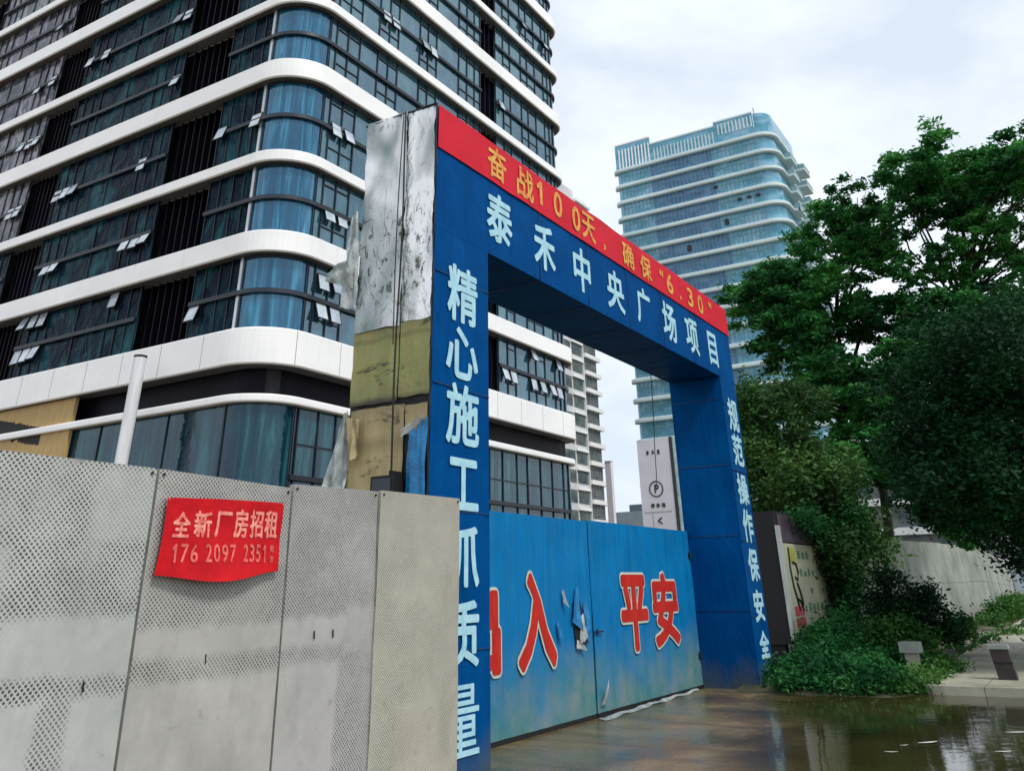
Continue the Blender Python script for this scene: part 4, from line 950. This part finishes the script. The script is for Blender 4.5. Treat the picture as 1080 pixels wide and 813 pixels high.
tree('dark_tree', 'low dark dense tree overhanging the pavement at the right edge', (21.4, -1.6, .12), clumps_of(B, .9, 1, 1.4), 110000, .065, 'leafB', .22, (21.0, -1.1, 2.6), sub=26, spread=.20, flat=.8)
tree('olive_tree', 'bushy olive-green tree right behind the right column of the gate', (25.2, 6.9, 0), clumps_of(C_, .95, 1, 1.2), 56000, .075, 'leafC', .13, (25.1, 6.5, 2.2), sub=26, spread=.21, flat=1.0)
# climbers over the billboard
vn = thing('climbing_vine', 'green climber hanging over the right end of the billboard', 'vine', (24.6, 5.6, 0))
leaf_mesh('foliage', 'leafD', vn, [(24.6, 5.45, 2.2, .55, .3, .7), (24.75, 5.4, 1.3, .6, .35, .7), (23.9, 5.62, 2.7, .8, .25, .35), (24.3, 5.5, .7, .7, .35, .4), (25.2, 5.3, 2.9, .8, .5, .6), (22.6, 5.6, 2.95, .9, .25, .22)], 11000, .06, .9, 30, .3)
mb = MB()
for k in range(5): mb.tube([(24.3+.2*k, 5.7, 0), (24.4+.15*k, 5.6, 1.3), (24.2+.25*k, 5.7, 2.6)], .02, 5)
mb.build('stem', 'bark', vn)
# shrubs and ground cover
def shrub(name, label, base, clumps, n, size, leaf, group='shrubs by the pavement', sub=26, spread=.33, stems=6):
    t = thing(name, label, 'shrub', base, group)
    leaf_mesh('foliage', leaf, t, clumps, n, size, .8, sub, spread)
    mb = MB()
    for c in clumps[:stems]: mb.tube([base, ((base[0]+c[0])/2, (base[1]+c[1])/2, c[2]*.55), c[:3]], [.03, .02, .008], 5)
    mb.build('stem', 'bark', t)
shrub('shrub', 'tall dark rounded shrub in front of the concrete wall', (23.0, 3.9, 0), [(23.0, 4.05, 1.45, .5, .42, .45), (23.2, 3.5, 1.15, .5, .45, .45), (22.9, 4.4, .9, .5, .4, .5), (23.4, 3.05, .75, .5, .4, .4), (22.8, 3.8, .7, .5, .6, .5)], 9000, .055, 'leafF', spread=.25)
shrub('shrub', 'bright feathery shrub just behind the capped post', (21.0, 3.65, 0), [(20.9, 3.7, .6, .4, .35, .35), (21.1, 3.4, .5, .4, .35, .3), (20.8, 4.0, .5, .5, .4, .3)], 5000, .05, 'leafE')
shrub('ivy_mound', 'broad mound of dark green ivy beside the gate foot and the puddle', (18.0, 4.6, 0),
      [(17.1+1.1*i+random.uniform(-.2, .2), 5.0-.5*j+random.uniform(-.12, .12), .16+.06*random.random()+.05*i*(j < 2), .60, .42, .20+.04*i*(j < 2)) for i in range(4) for j in range(4) if not (i in (1, 2) and j == 3)] + [(16.5, 4.7, .14, .5, .35, .16), (16.6, 4.1, .12, .5, .35, .14), (16.5, 3.6, .1, .45, .35, .12), (20.5, 5.0, .45, .8, .5, .35), (22, 5.1, .5, 1, .4, .4), (21.5, 4.5, .4, .8, .4, .35)], 34000, .05, 'leafD', sub=60, spread=.25, stems=4)
shrub('ivy_mound', 'light green sprigs of ground cover spilling onto the puddle edge', (17.0, 3.2, 0), [(16.7, 3.3, .10, .35, .4, .10), (17.1, 2.9, .11, .35, .3, .10), (17.6, 3.0, .13, .45, .35, .10), (18.4, 2.85, .12, .5, .3, .1), (16.5, 3.9, .09, .3, .35, .08), (19.6, 2.7, .2, .5, .25, .10)], 6000, .04, 'leafE', sub=40, stems=2)
wc = [(24+i*1.6, 5.6-.12*i+random.uniform(-.7, .3), .14, .9, .4, .14) for i in range(14)] + [(47+i*1.8, 3.9+random.uniform(-.3, .2), .35, 1.0, .5, .4) for i in range(8)] + [(26, 3.2, .15, 1, .3, .08), (29, 2.9, .14, 1.2, .3, .08), (33, 2.6, .15, 1.4, .3, .08), (38, 1.5, .22, 1.6, .8, .16), (27, 1.2, .24, .7, .5, .2)]
tag(leaf_mesh('weeds', 'leafE', None, wc, 20000, .08, .6, 30, .3, loc=(30, 4, 0)), kind='stuff')
# soil bank beneath the greenery
mb = MB().grid(lambda u, v: (15.9+10*u, 2.75+2.9*v, -.03 + .16*min(1, 8*u)*math.sin(PI*min(.5, v*1.2+.05))+.02*noise.noise((u*30, v*9, 1))), 40, 10)
tag(mb.build('soil', simple('soil', (.05, .045, .02), .9, c2=(.02, .03, .01), scale=3), smooth=True), kind='structure')
